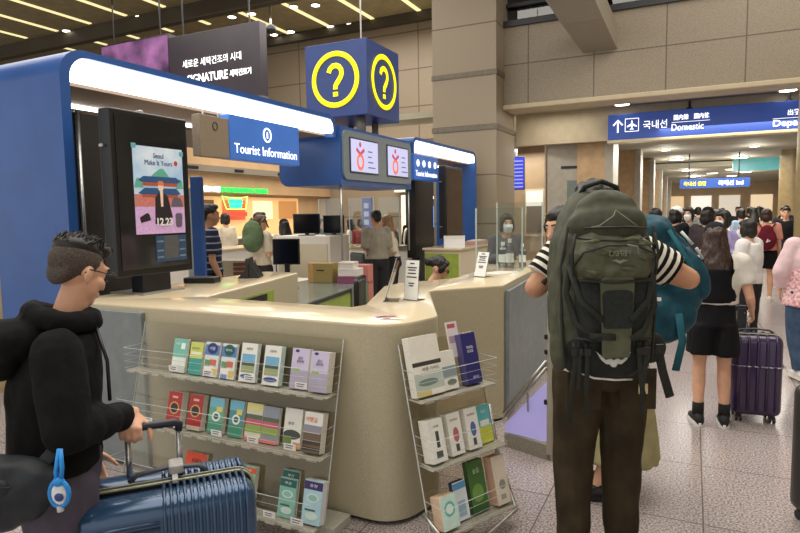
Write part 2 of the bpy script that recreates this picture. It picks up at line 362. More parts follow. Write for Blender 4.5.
def info_sign(label, y0, y1, z0, z1, txt, icons):
    s = thing('hanging_sign', label, 'sign', (-2.6, 0, 0))
    MB().box(-.1, .02, y0, y1, z0, z1, .008).build('panel', mat('sign_blue_lit', (62, 112, 196), .4, emit=.22, var=.02, scale=3), s)
    w = y1-y0
    text('lettering', txt, w*.9, (z1-z0)*.22, faceX(.023, (y0+y1)/2, z0+(z1-z0)*.26), whiteglow, s, .001)
    for k in range(icons):
        yc = (y0+y1)/2+(k-(icons-1)/2)*w*.24; zc = z0+(z1-z0)*.66
        ic = MB(); rr = .058 if icons == 1 else .04
        ic.tube([(.022, yc+rr*math.cos(q*PI/12), zc+rr*1.15*math.sin(q*PI/12)) for q in range(24)], .008, closed=True)
        ic.build('icon', whiteglow, s)
        text('icon_letter', 'i', .016 if icons == 1 else .012, rr*1.1, faceX(.023, yc, zc), whiteglow, s, bold=.02)
    for hp in ([(-.04, y0+.1*w, z1), (-.04, y0+.1*w, 2.63)], [(-.04, y1-.1*w, z1), (-.04, y1-.1*w, 2.63)]): MB().tube(hp, .012).build('hanger', steel, s)
info_sign('blue lit sign reading Tourist Information under the near lit fascia', 1.77, 2.88, 2.2, 2.62, 'Tourist Information', 1)
info_sign('small blue sign reading Tourist Information on the far portal', 5.95, 6.92, 2.19, 2.59, 'Tourist Information', 4)
s = thing('hanging_sign', 'brown grey hanging panel left of the near blue sign', 'sign', (-2.6, 1.58, 2.37))
MB().box(-.08, .015, -.19, .18, -.17, .2, .005).build('panel', mat('taupe_sign', (140, 126, 108), .4), s)
MB().tube([(.018, .0+.03*math.cos(q*PI/8), .11+.035*math.sin(q*PI/8)) for q in range(16)], .004, closed=True).build('icon', darkmetal, s)
for hp in ([(-.03, -.1, .2), (-.03, -.1, .25)], [(-.03, .1, .2), (-.03, .1, .25)]): MB().tube(hp, .01).build('hanger', steel, s)

h = thing('header_box', 'blue header box with grey face and two lit screens under the cube', 'header', (-2.6, 4.82, 2.03))
MB().prism(fillet([(-.94, .0, .14), (0, 0, .0), (0, .73), (-.94, .73)]), -1.04, 1.04, 'Y').build('shell', blue, h, 'auto')
MB().prism(rrect(-1.0, 1.0, .07, .69, .09), -.01, .025, 'X').build('face_plate', mat('grey_face_plate', (122, 132, 138), .4), h)
for y0, y1 in ((-.86, -.1), (.17, .87)):
    MB().box(.02, .035, y0, y1, .16, .61, .004).build('screen_bezel', black, h)
    scr = MB().box(.03, .04, y0+.02, y1-.02, .18, .59).build('screen', glow('lavender_screen', (176, 178, 214), .75), h)
    yc = y0+.25
    rn = MB()
    rn.tube([(.043, yc+.075*math.cos(q*PI/12), .31+.09*math.sin(q*PI/12)) for q in range(24)], .022, closed=True, flat=.2, up=(1, 0, 0))
    rn.build('ring_emblem', glow('orange_pink_screen', (216, 108, 78), .7), scr)
    MB().ell((.042, yc, .53), (.004, .03, .035)).tube([(.043, yc-.1, .47), (.043, yc, .41), (.043, yc+.1, .47)], .024, flat=.2, up=(1, 0, 0)).build('figure_emblem', glow('purple_red_screen', (170, 70, 96), .7), scr)
    for q in range(4): MB().box(.04, .042, y0+.46, y0+.46+(.12, .1, .14, .2)[q], .45-.07*q, .465-.07*q).build('caption_line', mat('grey_caption', (112, 112, 140), .6), scr)
for x, y, r_ in ((-.8, .6, .05), (-.2, -.15, .07), (-.3, .45, .05), (-.75, -.1, .05)): MB().tube([(x, y, .73), (x, y, .966)], r_).build('support_pipe', mat('grey_pipe', (120, 116, 104), .5), h, True)
for y in (-1.0, 1.0):
    MB().tube([(-.03, y, -.95), (-.03, y, .02)], .014).build('post', steel, h, True)

yel = glow('yellow_sign_paint', (250, 236, 10), .75)
q = thing('question_cube', 'navy cube sign with yellow ringed question marks', 'sign', (-2.6, 4.5, 3.0))
MB().box(-.98, 0, 0, .98, 0, 1.0, .006).build('box', cubeblue, q)
for nm, f, cy in (('front', faceY, None), ('side', faceX, None)):
    cx, cz, rad = .49, .5, .345
    def P(a, r): return (-cx+r*math.cos(a), -.012, cz+r*math.sin(a)) if nm == 'front' else (.012, cx+r*math.cos(a), cz+r*math.sin(a))
    up = (0, 1, 0) if nm == 'front' else (1, 0, 0)
    MB().tube([P(k*PI/24, rad) for k in range(48)], .035, closed=True, flat=.25, up=up).build('ring', yel, q, True)
    qm = [(math.cos(R(v))*.105, .085+math.sin(R(v))*.105) for v in (172, 140, 110, 80, 50, 20, -10, -40)]+[(.03, -.045), (.0, -.085), (.0, -.13)]
    PQ = (lambda u, v: (-cx+u, -.008, cz+v)) if nm == 'front' else (lambda u, v: (.008, cx+u, cz+v))
    MB().tube([PQ(*v) for v in qm], .036, n=4, flat=.22, up=up).build('question_mark', yel, q)
    MB().tube([PQ(0, -.225), PQ(0, -.165)], .04, n=4, flat=.2, up=up).build('question_dot', yel, q)
MB().tube([(-.3, .4, 1.0), (-.3, .4, 5)], .012).build('hanging_rod', steel, q)

# ------------------------------------------------------------------ displays on stands
def display(label, x, y0, y1, poster):
    d = thing('display_screen', label, 'display', (x, (y0+y1)/2, 1.09)); w = (y1-y0)/2
    MB().box(-.12, 0, -w, w, .14, 1.34, .01).build('casing', black, d, label='black casing')
    MB().box(-.002, .006, -w+.035, w-.035, .19, 1.30).build('screen', mat('dark_screen_glass', (30, 32, 34), .08, var=.02), d)
    MB().box(-.17, -.12, -w*.7, w*.7, .3, 1.2, .01).build('rear_housing', darkmetal, d)
    MB().box(-.13, .0, -.14, .12, 0, .15, .006).build('stand', black, d)
    MB().box(-.3, .06, -.2, .2, 0, .012, .004).build('base_plate', mat('silver_base', (170, 166, 158), .35, .6), d)
    for z in (.34, 1.08): MB().box(-.1, -.06, -w-.02, -w, z-.01, z+.01).build('hinge', steel, d)
    return d
d = display('tall black display screen with a palace poster on the left counter', -2.3, .24, .95, True)
MB().box(-.26, -.2, .08, .12, 0, 1.4, .01).build('mast', steel, d)
display('narrow black display screen far behind, beside the far blue frame', -2.3, 6.55, 7.38, False)
o = thing('display_screen', 'dark grey casing of a second screen behind the poster display', 'display', (-2.9, .62, 0))
MB().box(-.16, 0, -.26, .3, .9, 2.47, .01).build('casing', mat('charcoal_casing', (58, 54, 52), .35), o)
MB().box(-.14, -.02, -.2, .2, 0, .9).build('pedestal', black, o)
MB().tube([(.02, -.2, .0), (.02, -.2, 2.48)], .018).build('mast', steel, o, True)
o = thing('display_screen', 'dark casing of a second screen behind the narrow far display', 'display', (-2.85, 6.95, 0))
MB().box(-.16, 0, -.4, .4, .9, 2.47, .01).build('casing', black, o); MB().box(-.14, -.02, -.2, .2, 0, .9).build('pedestal', black, o)
# poster: palace, two figures, lettering
p = thing('poster', 'glossy travel poster of a palace gate taped on the black screen', 'poster', (-2.291, .64, 1.86))
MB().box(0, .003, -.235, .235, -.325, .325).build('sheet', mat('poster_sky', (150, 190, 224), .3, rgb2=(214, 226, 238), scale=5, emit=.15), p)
def pp(nm, c, polys, d=.004):
    b = MB()
    for pl in polys: b.prism(pl, .002, d, 'X')
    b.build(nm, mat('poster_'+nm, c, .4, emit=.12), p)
pp('plaza', (206, 168, 214), [[(-.235, -.325), (.235, -.325), (.235, -.12), (-.235, -.12)]])
pp('trees', (96, 168, 150), [fillet([(-.12, .07), (-.05, .13, .03), (.03, .18, .04), (.1, .1, .03), (.14, .07)]), fillet([(-.235, .02), (-.2, .13, .03), (-.15, .02)]), fillet([(.16, .02), (.2, .14, .03), (.235, .02)])], .0045)
pp('walls', (196, 120, 110), [[(-.235, -.12), (.235, -.12), (.235, -.03), (-.235, -.03)], [(-.13, -.03), (.15, -.03), (.15, .02), (-.13, .02)]], .005)
pp('roof', (44, 84, 132), [[(-.2, .075), (-.15, .105), (.16, .105), (.21, .075), (.17, .06), (-.16, .06)], [(-.2, -.02), (-.14, .02), (.16, .02), (.2, -.02), (.17, -.03), (-.17, -.03)]], .006)
pp('eaves', (172, 84, 52), [[(-.16, .035), (.17, .035), (.17, .06), (-.16, .06)], [(-.17, -.05), (.17, -.05), (.17, -.03), (-.17, -.03)]], .0062)
pp('robe', (38, 32, 40), [fillet([(-.06, -.25), (-.05, -.05, .03), (.0, .0, .02), (.07, -.04, .03), (.11, -.2), (.06, -.26)]), fillet([(-.2, -.2), (-.12, -.16, .02), (-.1, -.22), (-.19, -.24)])], .007)
pp('face', (238, 204, 182), [fillet([(-.02, .0, .02), (.03, .0, .02), (.03, .06, .02), (-.02, .06, .02)]), [(0, -.12), (.02, -.12), (.025, 0), (-.005, 0)]], .0075)
pp('hair', (206, 122, 84), [fillet([(-.025, .04, .01), (.035, .04, .01), (.03, .075, .02), (-.02, .075, .02)])], .008)
pp('lantern', (98, 88, 104), [fillet([(.14, -.28, .02), (.2, -.28, .02), (.21, -.17, .02), (.14, -.17, .02)]), fillet([(.1, -.12), (.22, -.12), (.2, -.05, .03), (.12, -.05, .03)])], .0072)
navyp = mat('poster_navy_ink', (40, 46, 110), .5)
text('lettering', 'Seoul\nMake It Yours', .26, .09, faceX(.004, .0, .235), navyp, p, .001)
MB().ell((.005, .165, .215), (.002, .018, .02)).build('red_dot', mat('poster_red', (206, 60, 70), .5), p)
text('date_lettering', '12.23', .15, .06, faceX(.009, .03, -.235), wht, p, .001, bold=.03)
for y, z in ((-.225, .32), (.225, .29)): MB().box(.002, .005, y-.02, y+.02, z-.015, z+.02).build('tape', mat('teal_tape', (110, 180, 190), .4), p)
o = thing('notice_reflection', 'pale blue notice reflection painted low on the black display screen', 'notice', (-2.292, .72, 1.42))
MB().box(0, .002, -.14, .16, -.1, .1).build('sheet', mat('dim_blue_reflection', (52, 78, 112), .3), o)  # thin dim shapes paint a reflection onto the dark screen
MB().box(.001, .003, -.06, .08, -.08, .1).build('grey_block', mat('dim_grey_reflection', (88, 90, 92), .3), o)
for z in (-.07, -.02, .05): MB().box(.001, .003, .09, .15, z, z+.012).box(.001, .003, -.13, -.07, z, z+.012).build('text_line', mat('dim_pale_reflection', (120, 140, 160), .3), o)

# ------------------------------------------------------------------ hanging direction sign
ds = thing('direction_sign', 'blue overhead direction sign with arrow and airplane reading Domestic', 'sign', (1.75, 10.96, 3.0))
dblue = mat('direction_sign_blue', (44, 74, 156), .4, emit=.25, var=.02, scale=2)
sg = 2.05
MB().box(-sg, 2.6, -.12, .12, .13, .66, .01).build('panel', dblue, ds)
MB().box(-sg-.01, 2.62, -.13, .13, .07, .13, .01).build('lower_trim', mat('sign_trim_cream', (206, 194, 160), .5), ds)
def sx(v): return v-1.75
MB().tube([(sx(-.1), -.125, .28), (sx(-.1), -.125, .53)], .015).tube([(sx(-.19), -.125, .43), (sx(-.1), -.125, .535), (sx(-.01), -.125, .43)], .015).build('arrow', whiteglow, ds)
MB().tube([(sx(.175+q[0]*.13), -.125, .42+q[1]*.13) for q in ((-1, -1), (1, -1), (1, 1), (-1, 1))], .008, closed=True).build('icon_frame', whiteglow, ds)
MB().prism([(sx(.175)+a*.1, .42+b*.1) for a, b in ((0, 1), (.12, .8), (.14, .3), (.95, -.2), (.95, -.42), (.14, -.15), (.1, -.65), (.35, -.85), (.35, -.98), (0, -.86), (-.35, -.98), (-.35, -.85), (-.1, -.65), (-.14, -.15), (-.95, -.42), (-.95, -.2), (-.14, .3), (-.12, .8))], -.128, -.122, 'Y').build('airplane_icon', whiteglow, ds)
text('lettering', '국내선', .45, .17, faceY(sx(.62), -.123, .40), whiteglow, ds, bold=.004)
for tx_, cx_ in (('国内線', 1.1), ('国内航', 1.47)): text('small_lettering', tx_, .27, .11, faceY(sx(cx_), -.123, .505), whiteglow, ds, bold=.02)
MB().box(sx(.93), sx(1.62), -.126, -.12, .405, .412).build('divider', whiteglow, ds)
text('lettering', 'Domestic', .58, .13, faceY(sx(1.22), -.123, .31), whiteglow, ds, bold=.0)
for tx_, cx_ in (('出発', 3.02), ('出发', 3.3)): text('small_lettering', tx_, .2, .11, faceY(sx(cx_), -.123, .44), whiteglow, ds, bold=.02)
MB().box(sx(2.68), sx(3.4), -.126, -.12, .335, .342).build('divider', whiteglow, ds)
text('lettering', 'Departures', .86, .16, faceY(sx(3.12), -.123, .235), whiteglow, ds, bold=.012)
for x in (1.25, 2.95): MB().tube([(sx(x), 0, .66), (sx(x), 0, .83)], .025).ell((sx(x), 0, .68), (.06, .05, .03)).build('hanger', darkmetal, ds)
fs = thing('direction_sign', 'small far overhead sign with yellow and white lettering', 'sign', (2.0, 22, 2.55))
MB().box(-1.1, 1.15, -.1, .1, -.13, .2).build('panel', mat('far_sign_blue', (44, 82, 160), .4, emit=.4), fs)
text('lettering', '국내선 출발', .75, .16, faceY(-.6, -.102, .03), yel, fs, bold=.03)
text('lettering', '국제선 Intl', .8, .18, faceY(.55, -.102, .03), whiteglow, fs, bold=.03)
for x in (-.8, .8): MB().tube([(x, 0, .2), (x, 0, 1.4)], .02).build('hanger', darkmetal, fs)
cy = mat('cyan_lit_glass', (120, 206, 208), .2, emit=.3, var=.05, scale=2)
struct(MB().box(2.75, 5.2, 24.9, 25.1, 3.14, 3.62).build('window_2', cy))

# ------------------------------------------------------------------ big black billboards, upper left
bd = thing('billboard', 'huge black hanging billboard with white Korean lettering', 'billboard', (-8.2, 9.32, 4.2))
MB().box(-3.0, 0, 0, .28, 0, 2.17, .01).build('panel', mat('billboard_black', (40, 36, 42), .35, rgb2=(62, 54, 66), scale=.6), bd)
text('lettering', '새로운 세탁건조의 시대', 1.95, .2, faceY(-1.55, -.01, 1.42), whiteglow, bd, bold=.0)
text('lettering', 'SIGNATURE', 1.35, .22, faceY(-1.7, -.01, 1.02), whiteglow, bd, bold=.02)
text('lettering', '세탁건조기', .68, .17, faceY(-.62, -.01, 1.02), whiteglow, bd, bold=.02)
for hp in ([(-.4, .14, 2.17), (-.4, .14, 3.75)], [(-2.6, .14, 2.17), (-2.6, .14, 3.75)]): MB().tube(hp, .02).build('hanger', darkmetal, bd)
b2 = thing('billboard', 'purple galaxy screen beside the huge black billboard', 'billboard', (-11.22, 9.32, 4.2))
gx = mat('purple_galaxy_screen', (150, 100, 150), .3, rgb2=(34, 26, 52), scale=1.1, detail=6, emit=.45, contrast=.16)
MB().box(-2.6, 0, .02, .28, 0, 2.3, .01).build('panel', black, b2); MB().box(-2.56, -.02, .0, .03, .04, 2.26).build('screen', gx, b2)
for hp in ([(-.4, .14, 2.3), (-.4, .14, 3.75)], [(-2.2, .14, 2.3), (-2.2, .14, 3.75)]): MB().tube(hp, .02).build('hanger', darkmetal, b2)
cmr = thing('ceiling_camera', 'dark dome camera on a rod below the dark ceiling', 'camera', (-9.9, 12.0, 7.1))
MB().tube([(0, 0, .05), (0, 0, .9)], .03).build('rod', steel, cmr); MB().ell((0, 0, 0), (.16, .16, .14)).build('dome', black, cmr, True)
# ------------------------------------------------------------------ people
def CW(X, Y, Z=0):
    """point X to the right and Y ahead of where the photographer stands, in the frame of the building"""
    c, s = math.cos(R(26)), math.sin(R(26)); return Vector((1.36+X*c-Y*s, -2.697+X*s+Y*c, Z))
def remesh(mb, name, vox, smooth=4, amp=0, freq=9, seed=0, aniso=(1, 1, 1)):
    me = mb.mesh('tmp'); o = bpy.data.objects.new('tmp', me); C.objects.link(o)
    r = o.modifiers.new('r', 'REMESH'); r.mode = 'VOXEL'; r.voxel_size = vox; r.use_smooth_shade = True
    if smooth: q = o.modifiers.new('s', 'SMOOTH'); q.factor = .5; q.iterations = smooth
    dg = bpy.context.evaluated_depsgraph_get(); out = bpy.data.meshes.new_from_object(o.evaluated_get(dg)); out.name = name
    bpy.data.objects.remove(o); bpy.data.meshes.remove(me)
    if amp:
        a = Vector(aniso)*freq; off = Vector((seed*3.1, seed*1.7, seed))
        nn = [v.normal.copy() for v in out.vertices]
        for v, n_ in zip(out.vertices, nn):
            p = Vector((v.co.x*a.x, v.co.y*a.y, v.co.z*a.z))+off
            t = noise.noise(p)+.5*noise.noise(p*2.1)
            v.co += n_*amp*t
    for p in out.polygons: p.use_smooth = True
    return out
skin = mat('skin_light', (222, 172, 142), .5, var=.05, scale=14, spec=.35)
skin2 = mat('skin_tan', (196, 146, 114), .5, var=.05, scale=14, spec=.35)
hairk = mat('black_hair', (26, 22, 20), .45, var=.3, scale=60)
hairb = mat('dark_brown_hair', (58, 38, 30), .4, var=.3, scale=50)
def cloth(name, rgb, var=.07, rough=.85, scale=14, bump=.15): return mat(name, rgb, rough, var=var, scale=scale, bump=bump, spec=.25)
def striped(name, a, b, period, duty, attr=None, axis='Z'):
    m = bpy.data.materials.new(name); m.use_nodes = True; nt = m.node_tree; bs = nt.nodes['Principled BSDF']; L = nt.links
    bs.inputs['Roughness'].default_value = .85; bs.inputs['Specular IOR Level'].default_value = .2
    if attr:
        at = nt.nodes.new('ShaderNodeAttribute'); at.attribute_name = attr; src = at.outputs['Fac']
    else:
        tc = nt.nodes.new('ShaderNodeTexCoord'); sp = nt.nodes.new('ShaderNodeSeparateXYZ'); L.new(tc.outputs['Object'], sp.inputs[0]); src = sp.outputs['XYZ'.index(axis)]
    d = nt.nodes.new('ShaderNodeMath'); d.operation = 'DIVIDE'; d.inputs[1].default_value = period; L.new(src, d.inputs[0])
    f = nt.nodes.new('ShaderNodeMath'); f.operation = 'FRACT'; L.new(d.outputs[0], f.inputs[0])
    g = nt.nodes.new('ShaderNodeMath'); g.operation = 'LESS_THAN'; g.inputs[1].default_value = duty; L.new(f.outputs[0], g.inputs[0])
    mx = nt.nodes.new('ShaderNodeMix'); mx.data_type = 'RGBA'; L.new(g.outputs[0], mx.inputs[0])
    mx.inputs[6].default_value = (*lin(a), 1); mx.inputs[7].default_value = (*lin(b), 1); L.new(mx.outputs[2], bs.inputs['Base Color'])
    return m
def hand(mb, w, d, n, side, curl=.5, s=1.0):
    """palm, four bent fingers and a thumb; d along the palm, n out of its back, side = thumb side vector"""
    w = Vector(w); d = Vector(d).normalized(); n = Vector(n); n = (n-d*n.dot(d)).normalized(); t = Vector(side); t = (t-d*t.dot(d)-n*t.dot(n)).normalized()
    mb.loft([(w-d*.02*s, t*.026*s, n*.02*s), (w+d*.01*s, t*.028*s, n*.018*s), (w+d*.05*s, t*.04*s, n*.015*s), (w+d*.088*s, t*.041*s, n*.013*s), (w+d*.096*s, t*.036*s, n*.009*s)], n=12)
    for k, (o, ln) in enumerate(((.031, .072), (.0105, .08), (-.0105, .075), (-.031, .06))):
        p = w+d*(.086-.004*abs(k-1))*s+t*o*s; a = 0; L = ln*s
        for q, fr in enumerate((.45, .31, .24)):
            a += curl*(1.0, 1.15, .8)[q]
            dd = d*math.cos(a)-n*math.sin(a)
            p2 = p+dd*L*fr; r = (.0092, .0086, .0078, .0068)
            mb.cone(p, p2, r[q]*s, r[q+1]*s, n=8); p = p2
    p = w+d*.02*s+t*.028*s-n*.006*s
    for q, fr in enumerate((.042, .034, .028)):
        dd = (d*(.75+.1*q)+t*(.65-.35*q*curl)-n*(.25+.45*curl*q)).normalized()
        p2 = p+dd*fr*s; mb.cone(p, p2, (.013, .0105, .0095)[q]*s, (.0105, .0095, .008)[q]*s, n=8); p = p2
def head_matrix(c, look, roll=0, s=1.0):
    y = Vector(look).normalized(); x = y.cross(Vector((0, 0, 1))).normalized(); z = x.cross(y)
    M = Matrix((x, y, z)).transposed().to_4x4()
    return Matrix.Translation(c) @ M @ Matrix.Rotation(roll, 4, 'Y') @ Matrix.Scale(s, 4)
def add_head(mb, M, det):
    h = MB(); n = 20 if det else 12
    h.ell((0, -.012, .035), (.076, .094, .088), n=n).ell((0, .03, -.035), (.059, .062, .075), n=n).ell((0, .055, -.085), (.034, .034, .03), n=n).ell((0, .07, .02), (.05, .03, .045), n=n)
    h.cone((0, .092, .01), (0, .112, -.028), .009, .014, n=8)
    h.ell((.0, .09, -.062), (.026, .014, .014), n=10)
    for s in (-1, 1):
        h.ell((s*.077, -.012, -.012), (.009, .021, .033), Matrix.Rotation(s*.25, 3, 'Z'), n=10)
        if det: h.ell((s*.03, .083, .038), (.024, .014, .01), n=10).ell((s*.042, .066, -.022), (.022, .022, .02), n=10)
    h.xf(M); me = bpy.data.meshes.new('t'); h.b.to_mesh(me); h.b.free(); mb.b.from_mesh(me); bpy.data.meshes.remove(me)
def face_bits(root, M, hairm, mask=None, glasses=False):
    for s in (-1, 1): MB().ell((s*.03, .089, .014), (.013, .008, .0055), n=10).xf(M).build('eye', mat('dark_eyes', (34, 24, 22), .2), root, True)
    for s in (-1, 1): MB().tube([(s*.05, .083, .034), (s*.035, .095, .041), (s*.014, .097, .036)], .0045).xf(M).build('eyebrow', hairm, root, True)
    if mask:
        m = MB().loft([((0, .06, .0), (.058, 0, 0), (0, .057, 0)), ((0, .075, -.03), (.061, 0, 0), (0, .058, 0)), ((0, .066, -.075), (.058, 0, 0), (0, .05, 0)), ((0, .055, -.112), (.036, 0, 0), (0, .034, 0))], n=16)
        m.tube([(-.055, .06, -.02), (-.08, 0, .005)], .003).tube([(.055, .06, -.02), (.08, 0, .005)], .003)
        m.xf(M).build('face_mask', mask, root, 'auto', label='face mask')
    else:
        MB().ell((0, .103, -.062), (.022, .007, .005), n=10).xf(M).build('mouth', mat('lips', (178, 104, 96), .5), root, True)
    if glasses:
        g = MB(); 
        for s in (-1, 1):
            g.tube([(s*.034+.026*math.cos(k*PI/8), .112, .012+.02*math.sin(k*PI/8)) for k in range(16)], .0022, closed=True).tube([(s*.06, .11, .018), (s*.079, .04, .014), (s*.082, -.015, .012), (s*.08, -.03, -.005)], .0022)
        g.tube([(-.01, .113, .016), (.01, .113, .016)], .002); g.xf(M).build('glasses', darkmetal, root, True, 'thin framed glasses')
def add_hair(root, M, style, m, vox, seed=0, name='hair'):
    h = MB()
    if style == 'short':
        h.ell((0, -.022, .05), (.083, .096, .087)).ell((0, .04, .098), (.06, .055, .034)).ell((0, -.07, -.005), (.066, .042, .06))
    elif style == 'bob':
        h.ell((0, -.02, .05), (.09, .104, .09)).ell((0, -.05, -.03), (.088, .07, .09)).ell((0, .062, .085), (.06, .03, .03))
        for s in (-1, 1): h.ell((s*.078, .012, -.02), (.018, .045, .09))
    elif style == 'long':
        h.ell((0, -.02, .052), (.09, .104, .09)).loft([((0, -.03, .05), (.088, 0, 0), (0, .085, 0)), ((0, -.065, -.08), (.106, 0, 0), (0, .066, 0)), ((0, -.1, -.2), (.124, 0, 0), (0, .056, 0)), ((.0, -.12, -.32), (.118, 0, 0), (0, .046, 0)), ((0, -.125, -.41), (.07, 0, 0), (0, .025, 0))])
        for s in (-1, 1): h.ell((s*.08, .01, -.05), (.02, .05, .12))
    elif style == 'bun':
        h.ell((0, -.02, .05), (.084, .098, .088)).ell((0, -.125, .02), (.05, .05, .05)).ell((0, .055, .085), (.062, .035, .03))
        for s in (-1, 1): h.ell((s*.07, .03, .02), (.016, .04, .06))
    elif style == 'cap':
        h.ell((0, -.01, .052), (.087, .104, .088)).loft([((0, .07, .055), (.07, 0, 0), (0, .03, 0)), ((0, .13, .045), (.06, 0, 0), (0, .045, 0)), ((0, .135, .04), (.055, 0, 0), (0, .04, 0))])
    h.xf(M)
    me = remesh(h, name, vox, 3, amp=0 if style == 'cap' else .007, freq=34, seed=seed, aniso=(1.6, 1.6, .35) if style in ('long', 'bob') else (1, 1, 1))
    return link(name, me, m, root, True)
TOR = [(-.13, .125, .1), (-.04, .165, .115), (.07, .158, .108), (.2, .138, .1)]    # relative to the pelvis height
def std_joints(s=1, w=1, step=0, arms='down', lean=0):
    J = dict(pelvis=(0, 0, .94), chest=(0, lean*.5, 1.27), neck=(0, lean*.85-.01, 1.455), head=(0, lean+.025, 1.59))
    for q, sg in (('L', -1), ('R', 1)):
        st = step*sg
        J['sh'+q] = (sg*.172*w, lean*.7-.01, 1.395); J['hip'+q] = (sg*.088, 0, .9); J['kn'+q] = (sg*.095, .02+st*.5, .49); J['an'+q] = (sg*.1, st-.03, .09+max(0, -st)*.25); J['toe'+q] = (sg*.115, st+.12, .035)
        a = arms if isinstance(arms, str) else arms.get(q, 'down')
        if a == 'down': J['el'+q] = (sg*.215*w, -.03, 1.11); J['wr'+q] = (sg*.225*w, .06, .88)
        elif a == 'front': J['el'+q] = (sg*.21*w, .0, 1.12); J['wr'+q] = (sg*.12, .24, 1.17)
        elif a == 'fold': J['el'+q] = (sg*.2*w, .08, 1.13); J['wr'+q] = (-sg*.02, .2, 1.16)
        elif a == 'phone': J['el'+q] = (sg*.19*w, .06, 1.12); J['wr'+q] = (sg*.08, .27, 1.27)
        else: J['el'+q], J['wr'+q] = a
    return {k: Vector(v)*s for k, v in J.items()}
def person(label, loc, rz, J=None, f=(0, 1), s=1, det=0, top=None, sleeve=1.0, hem=-.05, bottom=None, blen=1.0, kind='trousers', shoes=None, sole=None,
           hair=('short', None), look=None, skinm=None, mask=None, glasses=False, bust=0, loose=0, group=None, topname='top', thick=1.0, vox=None, hands=True, flare=.0, sleevemat=None, roll=0, headscale=1, cat='person', brow=None, seed=0, legr=(.094, .07, .055), armr=1.0):
    p = thing('person', label, cat, loc, rz, group); skinm = skinm or skin
    if J is None: J = std_joints(s)
    V = {k: Vector(v) for k, v in J.items() if k[:4] != 'hand'}; f3 = Vector((f[0], f[1], 0)).normalized(); sd = Vector((f3.y, -f3.x, 0))
    vx = vox or (.008 if det == 2 else .013 if det else .022)
    look = Vector(look) if look else f3+Vector((0, 0, -.05)); hm = hair[1] or hairk
    HM = head_matrix(V['head'], look, roll, s*headscale)
    up = V['chest']-V['pelvis']; neck = V['neck']; hl = up.length
    def torso(mb, g, z0, z1=1.0, sc=1.0):
        rg = []
        for t, rx, ry in ((-.36, .13, .1), (-.15, .165, .118), (.05, .166, .116), (.3, .148, .106), (.55, .142, .104), (.8, .16, .112), (1.0, .168, .11), (1.25, .15, .09), (1.42, .1, .07), (1.56, .06, .058)):
            if t < z0 or t > z1: continue
            base = V['pelvis']+up*t if t <= 1 else V['chest'].lerp(neck, min(1.15, (t-1)/.56))
            rg.append((base, sd*(rx*thick*s+g)*sc, f3*(ry*thick*s+g+(bust if .7 < t < 1.05 else 0))*sc))
        mb.loft(rg, n=20)
    def limb(mb, a, b, c, ra, rb, rc, g=0, t1=1.0):
        """tapered limb through a joint, ending at fraction t1 of its length"""
        A, B_, D = V[a], V[b], V[c]; l1 = (B_-A).length; l2 = (D-B_).length; L = t1*(l1+l2)
        if L <= l1: mb.cone(A, A.lerp(B_, L/l1), ra*s+g, (ra+(rb-ra)*L/l1)*s+g, round1=False, n=14)
        else:
            mb.cone(A, B_, ra*s+g, rb*s+g, n=14); k = (L-l1)/l2
            mb.cone(B_, B_.lerp(D, k), rb*s+g, (rb+(rc-rb)*k)*s+g*(1-.6*k), round1=False, n=14)
    # the body, one continuous skin
    b = MB(); torso(b, -.012, -1, 2); add_head(b, HM, det)
    b.cone(neck-Vector((0, 0, .03)), V['head']+Vector((0, 0, -.04*s)), .053*s, .047*s)
    for q, sg in (('L', -1), ('R', 1)):
        b.cone(V['sh'+q], V['el'+q], .047*s*thick*armr, .038*s*armr); b.cone(V['el'+q], V['el'+q].lerp(V['wr'+q], .4), .038*s*armr, .037*s*armr); b.cone(V['el'+q].lerp(V['wr'+q], .35), V['wr'+q], .037*s*armr, .025*s)
        if hands and det:
            hd = J.get('hand'+q)
            if hd: hand(b, V['wr'+q], hd[0], hd[1], hd[2], hd[3], s)
            else:
                d = V['wr'+q]-V['el'+q]; hand(b, V['wr'+q], d.normalized()+Vector((0, 0, -.3)), sd*sg+f3*.1, f3, .35, s)
        else:
            d = (V['wr'+q]-V['el'+q]).normalized(); b.cone(V['wr'+q], V['wr'+q]+d*.09*s, .03*s, .034*s, flat=.6); b.cone(V['wr'+q]+d*.08*s, V['wr'+q]+d*.15*s, .03*s, .018*s, flat=.6); b.cone(V['wr'+q]+d*.02*s, V['wr'+q]+d*.08*s+f3*.04, .015*s, .012*s)
        b.cone(V['hip'+q], V['kn'+q], .082*s*thick, .053*s); b.cone(V['kn'+q], V['kn'+q].lerp(V['an'+q], .35), .053*s, .056*s); b.cone(V['kn'+q].lerp(V['an'+q], .35), V['an'+q], .055*s, .034*s); b.cone(V['an'+q]-f3*.03*s-Vector((0, 0, .04*s)), V['toe'+q]+Vector((0, 0, .01)), .03*s, .026*s)
    link('body', remesh(b, 'body', vx if det < 2 else .0058, 4 if det < 2 else 3), skinm, p, True)
    hv = max(.007, vx*.7)
    add_hair(p, HM, hair[0], hair[2] if len(hair) > 2 else hm, hv, seed, 'cap' if hair[0] == 'cap' else 'hair')
    if hair[0] == 'cap' and len(hair) > 3: add_hair(p, HM @ Matrix.Translation((0, -.015, -.03)), hair[3], hm, hv, seed)
    face_bits(p, HM, brow or hm, mask, glasses)
